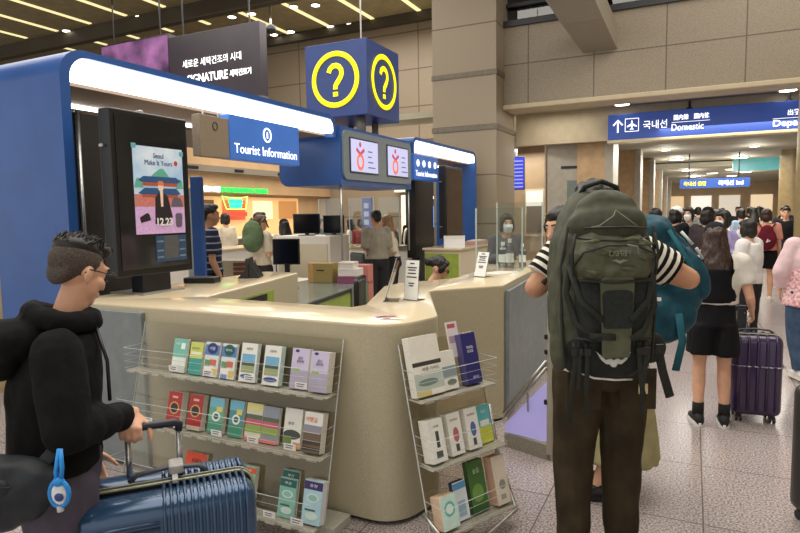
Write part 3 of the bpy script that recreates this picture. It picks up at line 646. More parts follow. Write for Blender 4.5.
    if top:
        t = MB(); torso(t, .012+loose, hem, 1.45)
        if not sleevemat and sleeve > 0:
            for q in 'LR':
                limb(t, 'sh'+q, 'el'+q, 'wr'+q, .056, .05, .04, .008+loose*.6, sleeve)
                t.cone(neck-Vector((0, 0, .07*s)), V['sh'+q]-Vector((0, 0, .01)), .055*s, .06*s+loose*.5)
        else:
            for q in 'LR': t.ell(V['sh'+q].lerp(V['chest'], .12), (.06*s+loose,)*3)
        link(topname, remesh(t, topname, vx, 12 if det == 2 else 4, .008 if det else .005, 11, seed, (1, 1, .6)), top, p, True)
        if sleevemat:
            for q in 'LR':
                t = MB(); limb(t, 'sh'+q, 'el'+q, 'wr'+q, .062, .055, .045, .01+loose*.6, sleeve)
                me = remesh(t, 'sleeve', vx, 3, .006, 13, seed)
                ax = (V['el'+q]-V['sh'+q]).normalized(); at = me.attributes.new('along', 'FLOAT', 'POINT')
                for i, v in enumerate(me.vertices): at.data[i].value = (v.co-V['sh'+q]).dot(ax)+1.0
                link('sleeve', me, sleevemat, p, True)
    if bottom:
        t = MB()
        if kind == 'skirt':
            z1 = V['pelvis'].z+.1*s; z0 = V['pelvis'].z-blen*s; m_ = V['hipL'].lerp(V['hipR'], .5); kx = V['knL'].lerp(V['knR'], .5)
            rg = []
            for i in range(7):
                k = i/6; z = z1+(z0-z1)*k; c = m_.lerp(kx, min(1, max(0, k-.2))); c.z = z
                rg.append((c, sd*(.155+.02*k+flare*k)*s, f3*(.115+.04*k+flare*k)*s))
            t.loft(rg, n=20)
        else:
            torso(t, .014+loose*.5, -.4, .3)
            for q in 'LR': limb(t, 'hip'+q, 'kn'+q, 'an'+q, legr[0]*thick, legr[1], legr[2], .006+loose, blen)
        nm = {'trousers': 'trousers', 'shorts': 'shorts', 'skirt': 'skirt'}[kind]
        link(nm, remesh(t, nm, vx, 3, .008 if det else .005, 10, seed+1, (1.4, 1.4, .5)), bottom, p, True)
    if shoes:
        for q in 'LR':
            a, to = V['an'+q], V['toe'+q]; d = to-a; d.z = 0; d.normalize(); u = Vector((d.y, -d.x, 0)); t = MB()
            bz = max(.0, a.z-.088*s)
            t.loft([(a-d*.075*s+Vector((0, 0, -.05*s)), u*.03*s, Vector((0, 0, .03*s))), (a-d*.03*s+Vector((0, 0, -.03*s)), u*.042*s, Vector((0, 0, .055*s))), (a+d*.05*s+Vector((0, 0, -.045*s)), u*.046*s, Vector((0, 0, .04*s))), (a+d*.14*s+Vector((0, 0, -.055*s)), u*.048*s, Vector((0, 0, .03*s))), (a+d*.2*s+Vector((0, 0, -.06*s)), u*.03*s, Vector((0, 0, .022*s)))], n=14)
            sh = t.build('shoe', shoes, p, True)
            so = MB(); pr = [( .0, -.082), (.038, -.06), (.04, .02), (.05, .1), (.045, .17), (.0, .21), (-.045, .17), (-.05, .1), (-.04, .02), (-.038, -.06)]
            so.prism([(a.x+u.x*x*s+d.x*y*s, a.y+u.y*x*s+d.y*y*s) for x, y in pr], a.z-.09*s, a.z-.06*s)
            so.build('sole', sole or white, sh)
    return p, V, HM
# ------------------------------------------------------------------ leaflet racks
acr = glass('rack_acrylic', (240, 238, 230), .02, .03)
wire = mat('clear_wire', (206, 210, 208), .15, .0)
LEAN = .25; TILT = -math.atan(LEAN)
def rack(label, x, y, rz, w, rows, depth=.1, feet=False):
    r = thing('leaflet_rack', label, 'rack', (x, y, 0), rz)
    sy = lambda z: -.012-(1.0-z)*LEAN
    MB().prism([(sy(1.0), 1.0), (sy(.1), .1), (sy(.1)-.004, .1), (sy(1.0)-.004, 1.0)], 0, w, 'X').build('back_sheet', acr, r)
    for z in rows:
        y0 = sy(z)-.004; y1 = y0-depth
        t = MB().box(0, w, y1, y0, z-.003, z).build('tray', mat('clear_tray_edge', (160, 156, 142), .2), r)
        for k in range(4):
            zz = z+.016+k*.042; MB().tube([(0, sy(zz), zz), (0, y1, zz), (w, y1, zz), (w, sy(zz), zz)], .0009 if k < 3 else .0018, n=5).build('wire', wire, t, True)
        n = int(w/.1)
        for k in range(n):
            xx = (k+.5)*w/n; MB().box(xx-.03, xx+.03, y1-.004, y1, z-.007, z+.006).build('label_rail', mat('pale_label_rail', (184, 180, 166), .3), t)
    MB().tube([(0, sy(1.0), 1.0), (0, sy(.1), .1)], .004).build('side_rod', wire, r); MB().tube([(w, sy(1.0), 1.0), (w, sy(.1), .1)], .004).build('side_rod', wire, r)
    return r, sy
def place(rx, ry, rz, lx, ly, lz): 
    c, s = math.cos(rz), math.sin(rz); return Vector((rx+lx*c-ly*s, ry+lx*s+ly*c, lz))
def leaflet(R0, lx, z, w, h, th, label, base, marks=(), words=(), group=None, back=0, edge=(238, 234, 222)):
    """a stack of folded leaflets standing in a tray; marks are printed shapes (colour, x0, x1, z0, z1[, 'o'])"""
    (rx, ry, rz, sy) = R0
    p = place(rx, ry, rz, lx, sy(z)-.012-back, z+.002)
    o = thing('leaflet', label, 'leaflet', p, rz, group); o.rotation_mode = 'XYZ'; o.rotation_euler = (TILT, 0, rz)
    key = '_'.join(map(str, base))
    pg = MB(); pg.box(-w/2, w/2, -th, 0, 0, h, .0015, 1); pg.build('pages', mat('paper_'+'_'.join(map(str, edge)), edge, .6, var=.08, scale=260), o)
    cv = MB().box(-w/2-.0005, w/2+.0005, -th-.0016, -th-.0002, 0, h).build('cover', mat('print_'+key, base, .35, var=.02, scale=20), o)
    for k, m in enumerate(marks):
        c, x0, x1, z0, z1 = m[:5]; b = MB(); d = -th-.0018-.0004*k
        if len(m) > 5: b.prism([((x0+x1)/2*w+(x1-x0)/2*w*math.cos(q*PI/10), (z0+z1)/2*h+(z1-z0)/2*h*math.sin(q*PI/10)) for q in range(20)], d, d+.0012, 'Y')
        else: b.box(x0*w, x1*w, d, d+.0012, z0*h, z1*h)
        b.build('printed_shape', mat('print_'+'_'.join(map(str, c)), c, .35, var=.02, scale=20), cv)
    for s, c, cx, cz, ww, hh in words:
        text('lettering', s, ww*w, hh*h, faceY(cx*w, -th-.0018-.0004*(len(marks)+1), cz*h), mat('print_'+'_'.join(map(str, c)), c, .5, var=.02, scale=20), cv, .0003)
    return o
def card(R0, r, lx, z, lz=.06, w=.075, h=.032):
    sy = R0[3]; y1 = sy(z)-.004-.1-.006
    o = MB().box(lx-w/2, lx+w/2, y1-.002, y1, z+lz-h/2, z+lz+h/2).build('label_card', wht, r, label='small white label card')
    for k in range(2): MB().box(lx-w*.36, lx+w*(.3-.1*k), y1-.0028, y1-.002, z+lz+.006-.012*k, z+lz+.0095-.012*k).build('text_line', mat('print_40_40_48', (40, 40, 48), .5), o)
rows = (.725, .425, .09)
r1, sy1 = rack('long clear wall rack with three rows of leaflets beside the blue suitcase', -1.76, 0, 0, 1.47, rows)
R1 = (-1.76, 0, 0, sy1)
MB().box(.28, 1.50, -.2, -.03, 0, .05, .004).build('base_block', mat('pale_grey_base', (190, 188, 176), .5), r1)
teal = (118, 192, 176); tq = (64, 160, 150); ygr = (204, 212, 110); wh = (236, 236, 228); lav = (206, 196, 222); pbl = (42, 52, 120); red = (176, 44, 44)
spread = lambda x: .306+(x-.371)*1.144
L = lambda x, row, w, *a, **k: leaflet(R1, spread(x), rows[row], w*1.1, *a, **k)
map_ = [((86, 130, 190), -.5, .5, .62, .92), ((244, 242, 238), -.45, .2, .12, .3), ((206, 110, 84), -.1, .35, .32, .5), ((94, 150, 110), -.45, -.1, .3, .48), ((222, 190, 96), .1, .45, .06, .24), ((120, 150, 200), -.4, 0, .0, .12)]
L(.42, 0, .098, .20, .02, 'teal and white leaflet at the left end of the top row, left rack', (232, 238, 228), [(teal, -.5, .5, .45, 1.0), ((240, 250, 244), .05, .35, .7, .88), ((200, 206, 196), -.5, .5, .0, .2)], [('서울', (240, 250, 246), -.2, .85, .3, .06)])
L(.535, 0, .09, .19, .02, 'yellow green leaflet above a teal block, second in the top rack row', tq, [(ygr, -.5, .5, .5, 1.0), ((240, 242, 214), -.4, .4, .62, .7), ((150, 172, 80), -.4, .2, .78, .84)])
L(.64, 0, .096, .2, .018, 'leaflet with a blue disc over a colourful map, top rack row', (222, 226, 222), map_+[((28, 52, 120), -.35, .35, .66, .98, 'o')], [('서울', (240, 240, 250), 0, .82, .4, .1)])
L(.75, 0, .096, .2, .018, 'leaflet with a dark green disc over a colourful map, top rack row', (222, 226, 222), map_+[((20, 92, 84), -.35, .35, .66, .98, 'o')], [('SEOUL', (240, 240, 250), 0, .82, .46, .06)])
scene_ = [((120, 180, 216), -.42, .42, .5, .72), ((64, 92, 84), -.42, .42, .42, .52), ((160, 168, 120), -.42, .42, .24, .42), ((54, 84, 150), -.42, .42, .08, .2, 'o')]
L(.885, 0, .1, .215, .03, 'left one of two white leaflets with a blue lake photo, top row', wh, scene_, [('관광안내', (50, 60, 70), 0, .86, .4, .06)], edge=(226, 234, 230))
L(1.035, 0, .1, .215, .04, 'right one of two white leaflets with a blue lake photo, top row', wh, scene_, [('관광안내', (50, 60, 70), 0, .86, .4, .06)], edge=(210, 234, 228))
lv = [((176, 170, 190), -.5, .5, 0, .46), ((150, 186, 96), -.4, .0, .44, .5), (pbl, -.34, -.1, .9, .97, 'o')]
L(1.19, 0, .1, .215, .03, 'lavender leaflet beside the white lake leaflets in the top rack row', lav, lv, [('울산\n한바퀴', (80, 70, 110), .0, .72, .4, .16)])
L(1.315, 0, .1, .21, .06, 'lavender leaflet with thick white pages at the right end of the top row', lav, lv, [('울산\n한바퀴', (80, 70, 110), .0, .72, .4, .16)])
for x in (.47, .70, .96, 1.255): card(R1, r1, spread(x), rows[0], .055)
rd = [((206, 168, 96), -.36, .36, .36, .72, 'o'), ((64, 34, 30), -.28, .28, .4, .68, 'o'), ((190, 180, 160), -.5, .5, 0, .12), ((224, 190, 160), -.2, .2, .82, .88)]
L(.46, 1, .094, .2, .05, 'red leaflet with a gold ring, left one at the left end of the middle row', red, rd)
L(.595, 1, .094, .2, .04, 'red leaflet with a gold ring, right one at the left end of the middle row', red, rd)
gt = [((70, 150, 120), -.5, .5, .0, .34), ((120, 190, 214), -.5, .5, .72, 1.0), ((232, 214, 110), .0, .4, .62, .76), ((240, 246, 240), -.26, .3, .34, .62, 'o'), ((40, 110, 100), -.16, .2, .4, .56, 'o')]
L(.725, 1, .096, .2, .03, 'green and sky blue leaflet with a white disc beside the red ones', (104, 176, 150), gt)
L(.845, 1, .09, .2, .02, 'teal leaflet with a white disc, fourth in the middle row', (80, 150, 160), gt)
fld = [((236, 226, 150), -.5, .5, .8, 1.0), ((90, 110, 84), -.5, .5, .58, .7), ((204, 96, 118), -.5, .5, .42, .58), ((150, 176, 84), -.5, .5, .22, .42), ((226, 120, 120), -.5, .5, .0, .1)]
L(.955, 1, .1, .2, .02, 'leaflet with a pink flower field under a yellow top, left one of the pair', (222, 220, 196), fld)
L(1.055, 1, .1, .195, .022, 'leaflet with a pink flower field and grey sky, right one of the pair', (150, 158, 172), fld[1:])
rdg = [((64, 70, 62), -.5, .5, .22, .46, 'o'), ((110, 134, 70), -.5, .0, .0, .3), ((216, 150, 90), .1, .5, 0, .16)]
L(1.185, 1, .1, .205, .025, 'white leaflet with a dark mountain ridge in the middle row', wh, rdg, [('경주', (60, 60, 60), -.1, .62, .36, .08)])
L(1.31, 1, .1, .205, .05, 'white leaflet with an orange heading at the right end of the middle row', wh, [((150, 146, 160), -.5, .5, .5, .68), ((110, 92, 74), -.5, .5, .0, .5), ((70, 58, 48), -.5, .5, .2, .28), ((70, 58, 48), -.5, .5, .06, .14)], [('여행길', (226, 110, 54), -.1, .82, .62, .12)])
for x in (.34, .55, .80, 1.02, 1.23): card(R1, r1, spread(x), rows[1], .05)
L(.62, 2, .14, .22, .012, 'orange red booklet lying behind the suitcase handle in the bottom row', (224, 72, 34), [((60, 30, 26), -.2, .3, .3, .62, 'o')], [('KOREA', (90, 26, 20), .05, .8, .44, .1)])
L(.80, 2, .1, .12, .006, 'plain white card between the orange booklet and the teal leaflet', (238, 236, 228), [])
L(.965, 2, .094, .215, .03, 'teal leaflet with an orange top beside the blue suitcase', (130, 196, 176), [((226, 90, 44), -.5, .5, .82, .96), ((230, 240, 234), -.3, .3, .3, .6, 'o')], [('강원', (250, 240, 230), 0, .89, .4, .07)])
tp = lambda c: [(c, -.5, .5, .78, .97), ((210, 232, 224), -.34, .34, .5, .7, 'o'), ((150, 198, 186), -.25, .25, .53, .67, 'o'), ((60, 96, 92), -.36, .2, .3, .34), ((210, 232, 224), -.3, .36, .1, .28, 'o')]
L(1.20, 2, .094, .235, .012, 'teal leaflet with dark green top, rear one of the pair', (120, 178, 164), tp((20, 96, 90)), [('부산', (230, 244, 240), 0, .88, .4, .07)])
leaflet(R1, spread(1.20), rows[2], .103, .2, .012, 'teal leaflet with dark green top, front one of the pair', (132, 190, 176), tp((20, 96, 90)), [('부산', (230, 244, 240), 0, .88, .4, .07)], back=.018)
L(1.345, 2, .1, .215, .045, 'pale blue leaflet with a purple top at the right end of the bottom row', (176, 214, 226), tp((58, 36, 104)), [('충청', (230, 230, 250), 0, .88, .4, .07)], edge=(228, 236, 244))
for x in (1.16, 1.31): card(R1, r1, spread(x), rows[2], .045)
# the second rack, round the corner
a2 = R(64.6); rows2 = (.735, .42, .11)
r2, sy2 = rack('short clear rack of leaflets round the counter corner beside the backpack traveller', .03, -.02, a2, .54, rows2)
R2 = (.03, -.02, a2, sy2)
MB().tube([(-.02, sy2(.2), .2), (-.0, -.36, .09), (.25, -.38, .06), (.52, -.34, .09), (.56, sy2(.3), .3), (.55, sy2(.6), .6)], .011).build('bumper_rail', steel, r2, True)
MB().box(-.06, .25, -.3, -.22, 0, .06, .004).build('base_block', mat('pale_grey_base', (190, 188, 176), .5), r2)
Q = lambda x, row, w, *a, **k: leaflet(R2, x*.92, rows2[row], w*.95, *a, **k)
Q(.12, 0, .2, .3, .05, 'large white brochure with a dark diagonal band in the corner rack', (238, 234, 222), [((66, 62, 60), -.5, .5, .5, .57), ((190, 200, 190), -.5, .5, .1, .38), ((120, 140, 132), -.4, .3, .16, .28, 'o'), ((214, 200, 140), -.5, .0, .0, .1)], [('여행 가이드', (80, 80, 84), .1, .44, .6, .06)])
Q(.285, 0, .1, .2, .04, 'white leaflet with a grey landscape between the large brochure and the navy ones', (232, 230, 220), [((140, 156, 160), -.5, .5, .3, .6), ((110, 124, 110), -.3, .4, .1, .26, 'o')])
Q(.46, 0, .11, .27, .05, 'navy blue brochure at the right end of the corner rack top row', (44, 42, 112), [], [('TRAVEL\nGUIDE', (226, 226, 240), 0, .68, .5, .13), ('대한민국', (200, 200, 224), .1, .12, .4, .06)], edge=(88, 84, 132))
leaflet(R2, .36, rows2[0]+.15, .08, .19, .006, 'pink and white card standing above the navy brochures in the corner rack', (226, 214, 214), [((190, 90, 100), -.4, .3, .82, .94), ((168, 150, 160), -.4, .4, .4, .6)], back=-.0)
tower = lambda c: [(c, -.2, .25, .3, .66, 'o'), ((80, 84, 92), -.12, .14, .08, .26)]
Q(.085, 1, .1, .21, .07, 'thick white leaflet stack with a dark tower drawing in the corner rack', wh, [((70, 78, 80), -.08, .14, .34, .72), ((90, 96, 96), -.2, .24, .1, .26)], [('서울', (120, 110, 80), .0, .84, .4, .05)])
Q(.24, 1, .094, .21, .05, 'white leaflet with a pink palace picture in the corner rack', wh, tower((190, 110, 120)), [('KOREA', (150, 130, 100), .0, .84, .6, .05)])
Q(.375, 1, .094, .21, .05, 'white leaflet with a blue tower picture in the corner rack', wh, tower((90, 110, 170)), [('KOREA', (150, 130, 100), .0, .84, .6, .05)])
Q(.505, 1, .1, .2, .02, 'turquoise leaflet with a yellow green foot in the corner rack', (104, 190, 196), [((206, 212, 80), -.5, .5, 0, .42), ((236, 240, 236), -.35, .35, .46, .6)], [('제주', (240, 250, 250), 0, .82, .4, .09)])
Q(.085, 2, .11, .16, .07, 'pale mint leaflet stack at the left end of the corner rack bottom row', (208, 236, 226), [((110, 190, 176), -.3, .35, .36, .82, 'o'), ((228, 244, 238), -.2, .25, .44, .74, 'o')], edge=(226, 196, 166))
Q(.215, 2, .09, .19, .03, 'white leaflet with a sky blue top beside the mint stack', (226, 236, 242), [((96, 160, 210), -.5, .5, .8, .97), ((160, 190, 210), -.3, .3, .1, .5)], edge=(60, 70, 110))
Q(.355, 2, .12, .26, .03, 'green leaflet with pale lettering in the corner rack bottom row', (74, 118, 60), [((120, 160, 80), -.4, .3, .2, .55, 'o'), ((54, 94, 50), -.5, .5, 0, .14)], [('숲길', (220, 236, 200), 0, .8, .4, .1)], edge=(70, 100, 60))
Q(.51, 2, .1, .25, .06, 'cream leaflet stack at the right end of the corner rack bottom row', (230, 218, 200), [((150, 150, 140), -.2, .3, .3, .5, 'o'), ((170, 168, 160), -.2, .2, .1, .2)], edge=(222, 180, 150))

# ------------------------------------------------------------------ suitcases
def suitcase(label, loc, rz, w, d, h, m, trim, ribs, cat='suitcase', posts=(-.09, .09), ph=.16):
    s = thing('suitcase', label, cat, loc, rz); z0 = .055; bv = .055
    for nm, y0, y1 in (('front_shell', -d/2, -.012), ('rear_shell', .012, d/2)):
        b = MB().box(-w/2, w/2, y0, y1, z0, h, bv, 4); sh = b.build(nm, m, s, 'auto')
        yo = y0 if nm == 'front_shell' else y1; sg = -1 if nm == 'front_shell' else 1; yi = -.02 if sg < 0 else .02
        rb = MB()
        if ribs == 'mixed':
            n = int(w*.52/.022)
            for k in range(n):
                x = -w*.04+.022*k+.005
                if x > w/2-.03: break
                rb.tube([(x, yo+sg*.001, z0+.05), (x, yo+sg*.001, h-.055), (x, yo-sg*.016, h-.016), (x, yo-sg*.055, h+.001), (x, yi, h+.001)], .0068, n=6)
            for k in range(int((h-z0-.1)/.02)):
                z = h-.065-.02*k
                rb.tube([(-w*.06, yo+sg*.001, z), (-w/2+.055, yo+sg*.001, z), (-w/2+.016, yo-sg*.016, z), (-w/2-.001, yo-sg*.055, z)], .0058, n=6)
        else:
            for k in range(5):
                x = -w*.36+w*.18*k
                rb.tube([(x, yo+sg*.001, z0+.05), (x, yo+sg*.001, h-.055), (x, yo-sg*.016, h-.016), (x, yo-sg*.055, h+.001)], .012, n=6)
        rb.build('ribs', m, sh, True)
    z_ = MB()
    for y in (-.012, .012):
        z_.tube([(q[0], y, q[1]) for q in fillet([(-w/2-.002, z0, .05), (w/2+.002, z0, .05), (w/2+.002, h+.002, .055), (-w/2-.002, h+.002, .055)])], .005, closed=True, n=6)
    z_.build('zip_piping', mat('pale_piping', (170, 168, 130), .5), s, True)
    MB().tube([(q[0], 0, q[1]) for q in fillet([(-w/2+.004, z0, .05), (w/2-.004, z0, .05), (w/2-.004, h-.004, .055), (-w/2+.004, h-.004, .055)])], .014, closed=True).build('zip_band', trim, s, True)
    yp = d*.3
    for x in posts: MB().tube([(x, yp, h-.05), (x, yp, h+ph-.02)], .011, flat=.7, up=(0, 1, 0)).build('handle_tube', mat('silver_tube', (205, 206, 206), .25, .8), s, True)
    MB().tube([(posts[0], yp, h+ph-.03), (posts[0]-.004, yp, h+ph-.008), (posts[0]+.012, yp, h+ph), (posts[1]-.012, yp, h+ph), (posts[1]+.004, yp, h+ph-.008), (posts[1], yp, h+ph-.03)], .015).build('grip', mat('navy_grip', (26, 32, 48), .4), s, True)
    MB().tube([(-.13, .03, h+.004), (-.1, .035, h+.026), (.0, .04, h+.034), (.1, .035, h+.026), (.13, .03, h+.004)], .013, flat=.6).build('carry_handle', mat('dark_carry_handle', (60, 62, 72), .45), s, True)
    for sx_ in (-1, 1):
        for sy_ in (-1, 1):
            x, y = sx_*(w/2-.06), sy_*(d/2-.05)
            wh_ = MB().box(x-.018, x+.018, y-.02, y+.02, .03, z0+.01, .004).build('caster', black, s)
            MB().tube([(x-.022, y, .026), (x-.006, y, .026)], .026, n=16).tube([(x+.006, y, .026), (x+.022, y, .026)], .026, n=16).build('wheel', black, wh_, 'auto')
    return s
bl = mat('blue_polycarbonate', (48, 78, 112), .26, .35, var=.06, scale=4, coat=.5)
sc = suitcase('blue ribbed hard shell suitcase held by the man in black', CW(-.825, 2.04), R(48), .565, .33, .735, bl, mat('navy_zip_tape', (40, 44, 56), .7), 'mixed', posts=(-.13, .04), ph=.175)
MB().box(.0, .05, .0, .08, .752, .785, .008).box(.01, .03, -.05, .02, .742, .757, .003).build('luggage_tag', mat('grey_tag', (168, 166, 164), .5), sc, label='pale grey luggage tag')
text('lettering', 'TRAVEL', .09, .018, faceY(.12, -.158, .63), steel, sc, .0006)
ps = suitcase('dark purple hard shell suitcase pulled by the woman with long brown hair', CW(2.77, 4.62), R(6), .35, .25, .68, mat('purple_polycarbonate', (54, 36, 78), .3, var=.05, scale=5, coat=.4), mat('purple_zip', (38, 26, 54), .6), 'plain', posts=(-.13, -.04), ph=.2)
MB().tube([(q[0], q[1], .45) for q in fillet([(-.184, -.136, .05), (.184, -.136, .05), (.184, .136, .05), (-.184, .136, .05)])], .014, closed=True, flat=.3, up=(0, 0, 1)).build('luggage_strap', mat('white_print_strap', (190, 188, 196), .6, rgb2=(60, 40, 90), scale=40, contrast=.05), ps)
# ------------------------------------------------------------------ the man in black with the suitcase
def rel(root, d): return {k: (tuple(Vector(v)-Vector((root[0], root[1], 0))) if not isinstance(v, list) else v) for k, v in d.items()}
g0 = (-1.13, 1.95)
_d = Vector((.30, -.85, -.38)); _n = Vector((.1, -.35, .93))
J = rel(g0, dict(pelvis=(-1.17, 1.95, .84), chest=(-1.15, 1.95, 1.14), neck=(-1.115, 1.965, 1.335), head=(-1.08, 2.0, 1.478),
    shR=(-1.06, 1.82, 1.25), elR=(-1.0, 1.74, 1.03), wrR=(-.985, 2.13, .95), shL=(-1.255, 2.09, 1.26), elL=(-1.28, 2.13, .99), wrL=(-1.22, 2.22, .78),
    hipR=(-1.12, 1.88, .80), knR=(-1.09, 1.87, .44), anR=(-1.10, 1.83, .09), toeR=(-.99, 1.9, .035), hipL=(-1.22, 2.03, .80), knL=(-1.2, 2.05, .44), anL=(-1.2, 2.02, .09), toeL=(-1.1, 2.1, .035)))
J['handR'] = [_d, _n, _n.cross(_d), .95]
blk = cloth('black_fleece', (16, 16, 18), .12, .95, 40, .25)
mp, V, HM = person('man in a black hooded top and glasses holding a blue suitcase', CW(*g0), R(26), J, (.8, .6), 1.0, 2, top=blk, sleeve=.90, hem=-.02, loose=.021,
    bottom=cloth('grey_purple_trousers', (84, 78, 92), .06), blen=1.0, shoes=black, hair=('short', hairk), look=(.40, .86, -.34), glasses=True, topname='hooded_top', seed=3, headscale=.92)
# his hair: shaved sides, thick tufted top
for o in list(mp.children):
    if o.name.split('.')[0] in ('hair', 'mouth'): bpy.data.objects.remove(o)
h = MB(); h.ell((0, -.018, .04), (.0795, .097, .089)).ell((0, -.07, -.01), (.058, .03, .05)); h.xf(HM)
st = mat('shaved_stubble', (92, 80, 72), .8, rgb2=(52, 45, 42), scale=180)
link('shaved_sides', remesh(h, 'shaved_sides', .006, 3), st, mp, True, 'close shaved sides')
h = MB(); h.ell((0, -.018, .085), (.073, .094, .052)).ell((0, .052, .098), (.06, .05, .036))
rnd = random.Random(5)
for k in range(420):
    a = rnd.uniform(0, 2*PI); q = math.sqrt(rnd.random()); x, y = .068*q*math.cos(a), -.012+.098*q*math.sin(a); z = .094+.042*math.sqrt(max(0, 1-q*q))
    l = rnd.uniform(.006, .016); h.cone((x, y, z-.01), (x+rnd.uniform(-.012, .014), y+rnd.uniform(-.004, .02), z+l), .006, .0015, n=5, round0=False, round1=False)
h.xf(HM); h.build('hair', hairk, mp, 'auto', 'thick dark hair on top')
# hood lying on the back, drawstring
fv = Vector((.8, .6, 0)); sv = Vector((.6, -.8, 0)); nk = V['neck']
h = MB()
pts = [nk+sv*(.105*math.cos(t))+fv*(.085*math.sin(t)-.005)+Vector((0, 0, -.008+.04*max(0, -math.sin(t)))) for t in [k*PI/10 for k in range(20)]]
h.tube(pts, .036, closed=True, n=10)
h.ell(nk-fv*.15+Vector((0, 0, -.055)), (.125, .105, .07), Matrix.Rotation(-.64, 3, 'Z')).ell(nk-fv*.2+Vector((0, 0, -.1)), (.11, .07, .08), Matrix.Rotation(-.64, 3, 'Z'))
link('hood', remesh(h, 'hood', .009, 4, .009, 12, 4), blk, mp, True)
MB().tube([nk+fv*.08+sv*.08+Vector((0, 0, -.03)), nk+fv*.10+sv*.125+Vector((0, 0, -.14)), nk+fv*.10+sv*.13+Vector((0, 0, -.27))], .006).build('drawstring', black, mp, True)
# cross-body bag and the little blue bottle on it
b = thing('shoulder_bag', 'black nylon shoulder bag on the hip of the man in black', 'bag', CW(-1.17, 1.66, .88), R(26))
bb = MB().ell((0, 0, 0), (.16, .07, .115)).ell((-.07, .0, -.03), (.12, .065, .1)).ell((.07, .01, .03), (.1, .06, .08))
nyl = cloth('black_nylon', (42, 46, 52), .1, .5, 18, .2)
bo = link('bag_body', remesh(bb, 'bag_body', .009, 5, .012, 9, 8), nyl, b, True)
pk_ = MB().ell((-.02, -.052, .035), (.1, .03, .045)); link('pocket', remesh(pk_, 'pocket', .007, 3, .006, 12, 3), nyl, b, True)
MB().tube([(-.1, -.078, .035), (.0, -.087, .05), (.09, -.07, .045)], .0035).build('zipper', darkmetal, b, True)
for sp_ in ([(-.1, .02, .08), (-.11, .08, .2), (-.09, .15, .34)], [(.12, 0, .06), (.16, .06, .12), (.17, .14, .18)]): MB().tube(sp_, .02, flat=.2, up=(0, 1, 0)).build('strap', nyl, b, True)
MB().box(-.19, -.14, -.064, -.06, -.07, -.063).build('logo', steel, b)
t = thing('hand_gel_bottle', 'small bright blue gel bottle hanging from the black bag', 'bottle', CW(-.945, 1.6, .93), R(26))
MB().tube([(0, 0, .1), (-.006, -.012, .04), (-.004, -.012, .01)], .006).tube([(.004, 0, .1), (.012, -.012, .05), (.006, -.012, .01)], .006).build('loop', mat('blue_silicone', (32, 140, 222), .4), t, True)
MB().tube([(.026*math.cos(k*PI/10), -.012, -.022+.036*math.sin(k*PI/10)) for k in range(20)], .0065, closed=True).ell((0, -.012, .012), (.016, .014, .014)).build('holder', mat('blue_silicone', (32, 140, 222), .4), t, True)
MB().ell((0, -.012, -.022), (.022, .011, .032)).build('bottle_body', mat('clear_white_bottle', (226, 232, 238), .2), t, True)
MB().ell((.004, -.0225, -.028), (.013, .003, .012)).build('label_print', mat('navy_label', (50, 66, 130), .4), t, True)
MB().tube([(0, -.012, -.056), (0, -.012, -.072)], .009).build('cap', mat('pale_cap', (200, 206, 210), .4), t, True)

# ------------------------------------------------------------------ the backpack traveller
g1 = (.885, 2.66)
J = rel(g1, dict(pelvis=(.90, 2.66, 1.0), chest=(.89, 2.66, 1.33), neck=(.885, 2.68, 1.53), head=(.88, 2.74, 1.66),
    shL=(.73, 2.66, 1.475), elL=(.60, 2.64, 1.325), wrL=(.80, 2.80, 1.46), shR=(1.06, 2.67, 1.475), elR=(1.285, 2.66, 1.35), wrR=(1.02, 2.84, 1.44),
    hipL=(.80, 2.66, .93), knL=(.785, 2.68, .52), anL=(.778, 2.64, .09), toeL=(.74, 2.8, .035), hipR=(.998, 2.66, .93), knR=(1.01, 2.69, .52), anR=(1.005, 2.66, .09), toeR=(1.0, 2.82, .035)))
shirt = striped('black_white_stripe', (226, 220, 204), (22, 22, 24), .036, .52)
slv = striped('black_white_sleeve_stripe', (226, 220, 204), (22, 22, 24), .034, .52, 'along')
olive = mat('dark_brown_corduroy', (68, 58, 41), .85, rgb2=(42, 36, 26), scale=7, bump=.4, spec=.2)
bp_, VB, HB = person('traveller in striped shirt and dark brown trousers with his back turned, carrying the green pack', CW(*g1), R(26), J, (-.08, 1), 1.05, 2, top=shirt, sleeve=.30, sleevemat=slv, hem=-.3, loose=.022, legr=(.086, .06, .058), armr=1.22,
    bottom=olive, blen=1.02, shoes=black, hair=('short', hairk), skinm=skin2, seed=11)
tr = VB['hipR']
MB().box(tr.x-.06, tr.x+.10, tr.y-.133, tr.y-.125, .80, .98, .004).build('rear_pocket', olive, bp_)
MB().box(tr.x+.02, tr.x+.06, tr.y-.139, tr.y-.133, .87, .915, .002).build('pocket_label', mat('cream_label', (214, 196, 150), .6), bp_, label='small cream label on the pocket')
MB().box(VB['hipL'].x-.09, VB['hipL'].x+.06, tr.y-.136, tr.y-.125, .80, .97, .004).build('rear_pocket', olive, bp_)
MB().tube([VB['elL']+Vector((.02, -.045, .02)), VB['elL']+Vector((.045, -.03, .05))], .012).build('wrist_mark', mat('dark_tattoo', (50, 44, 40), .6), bp_, True)

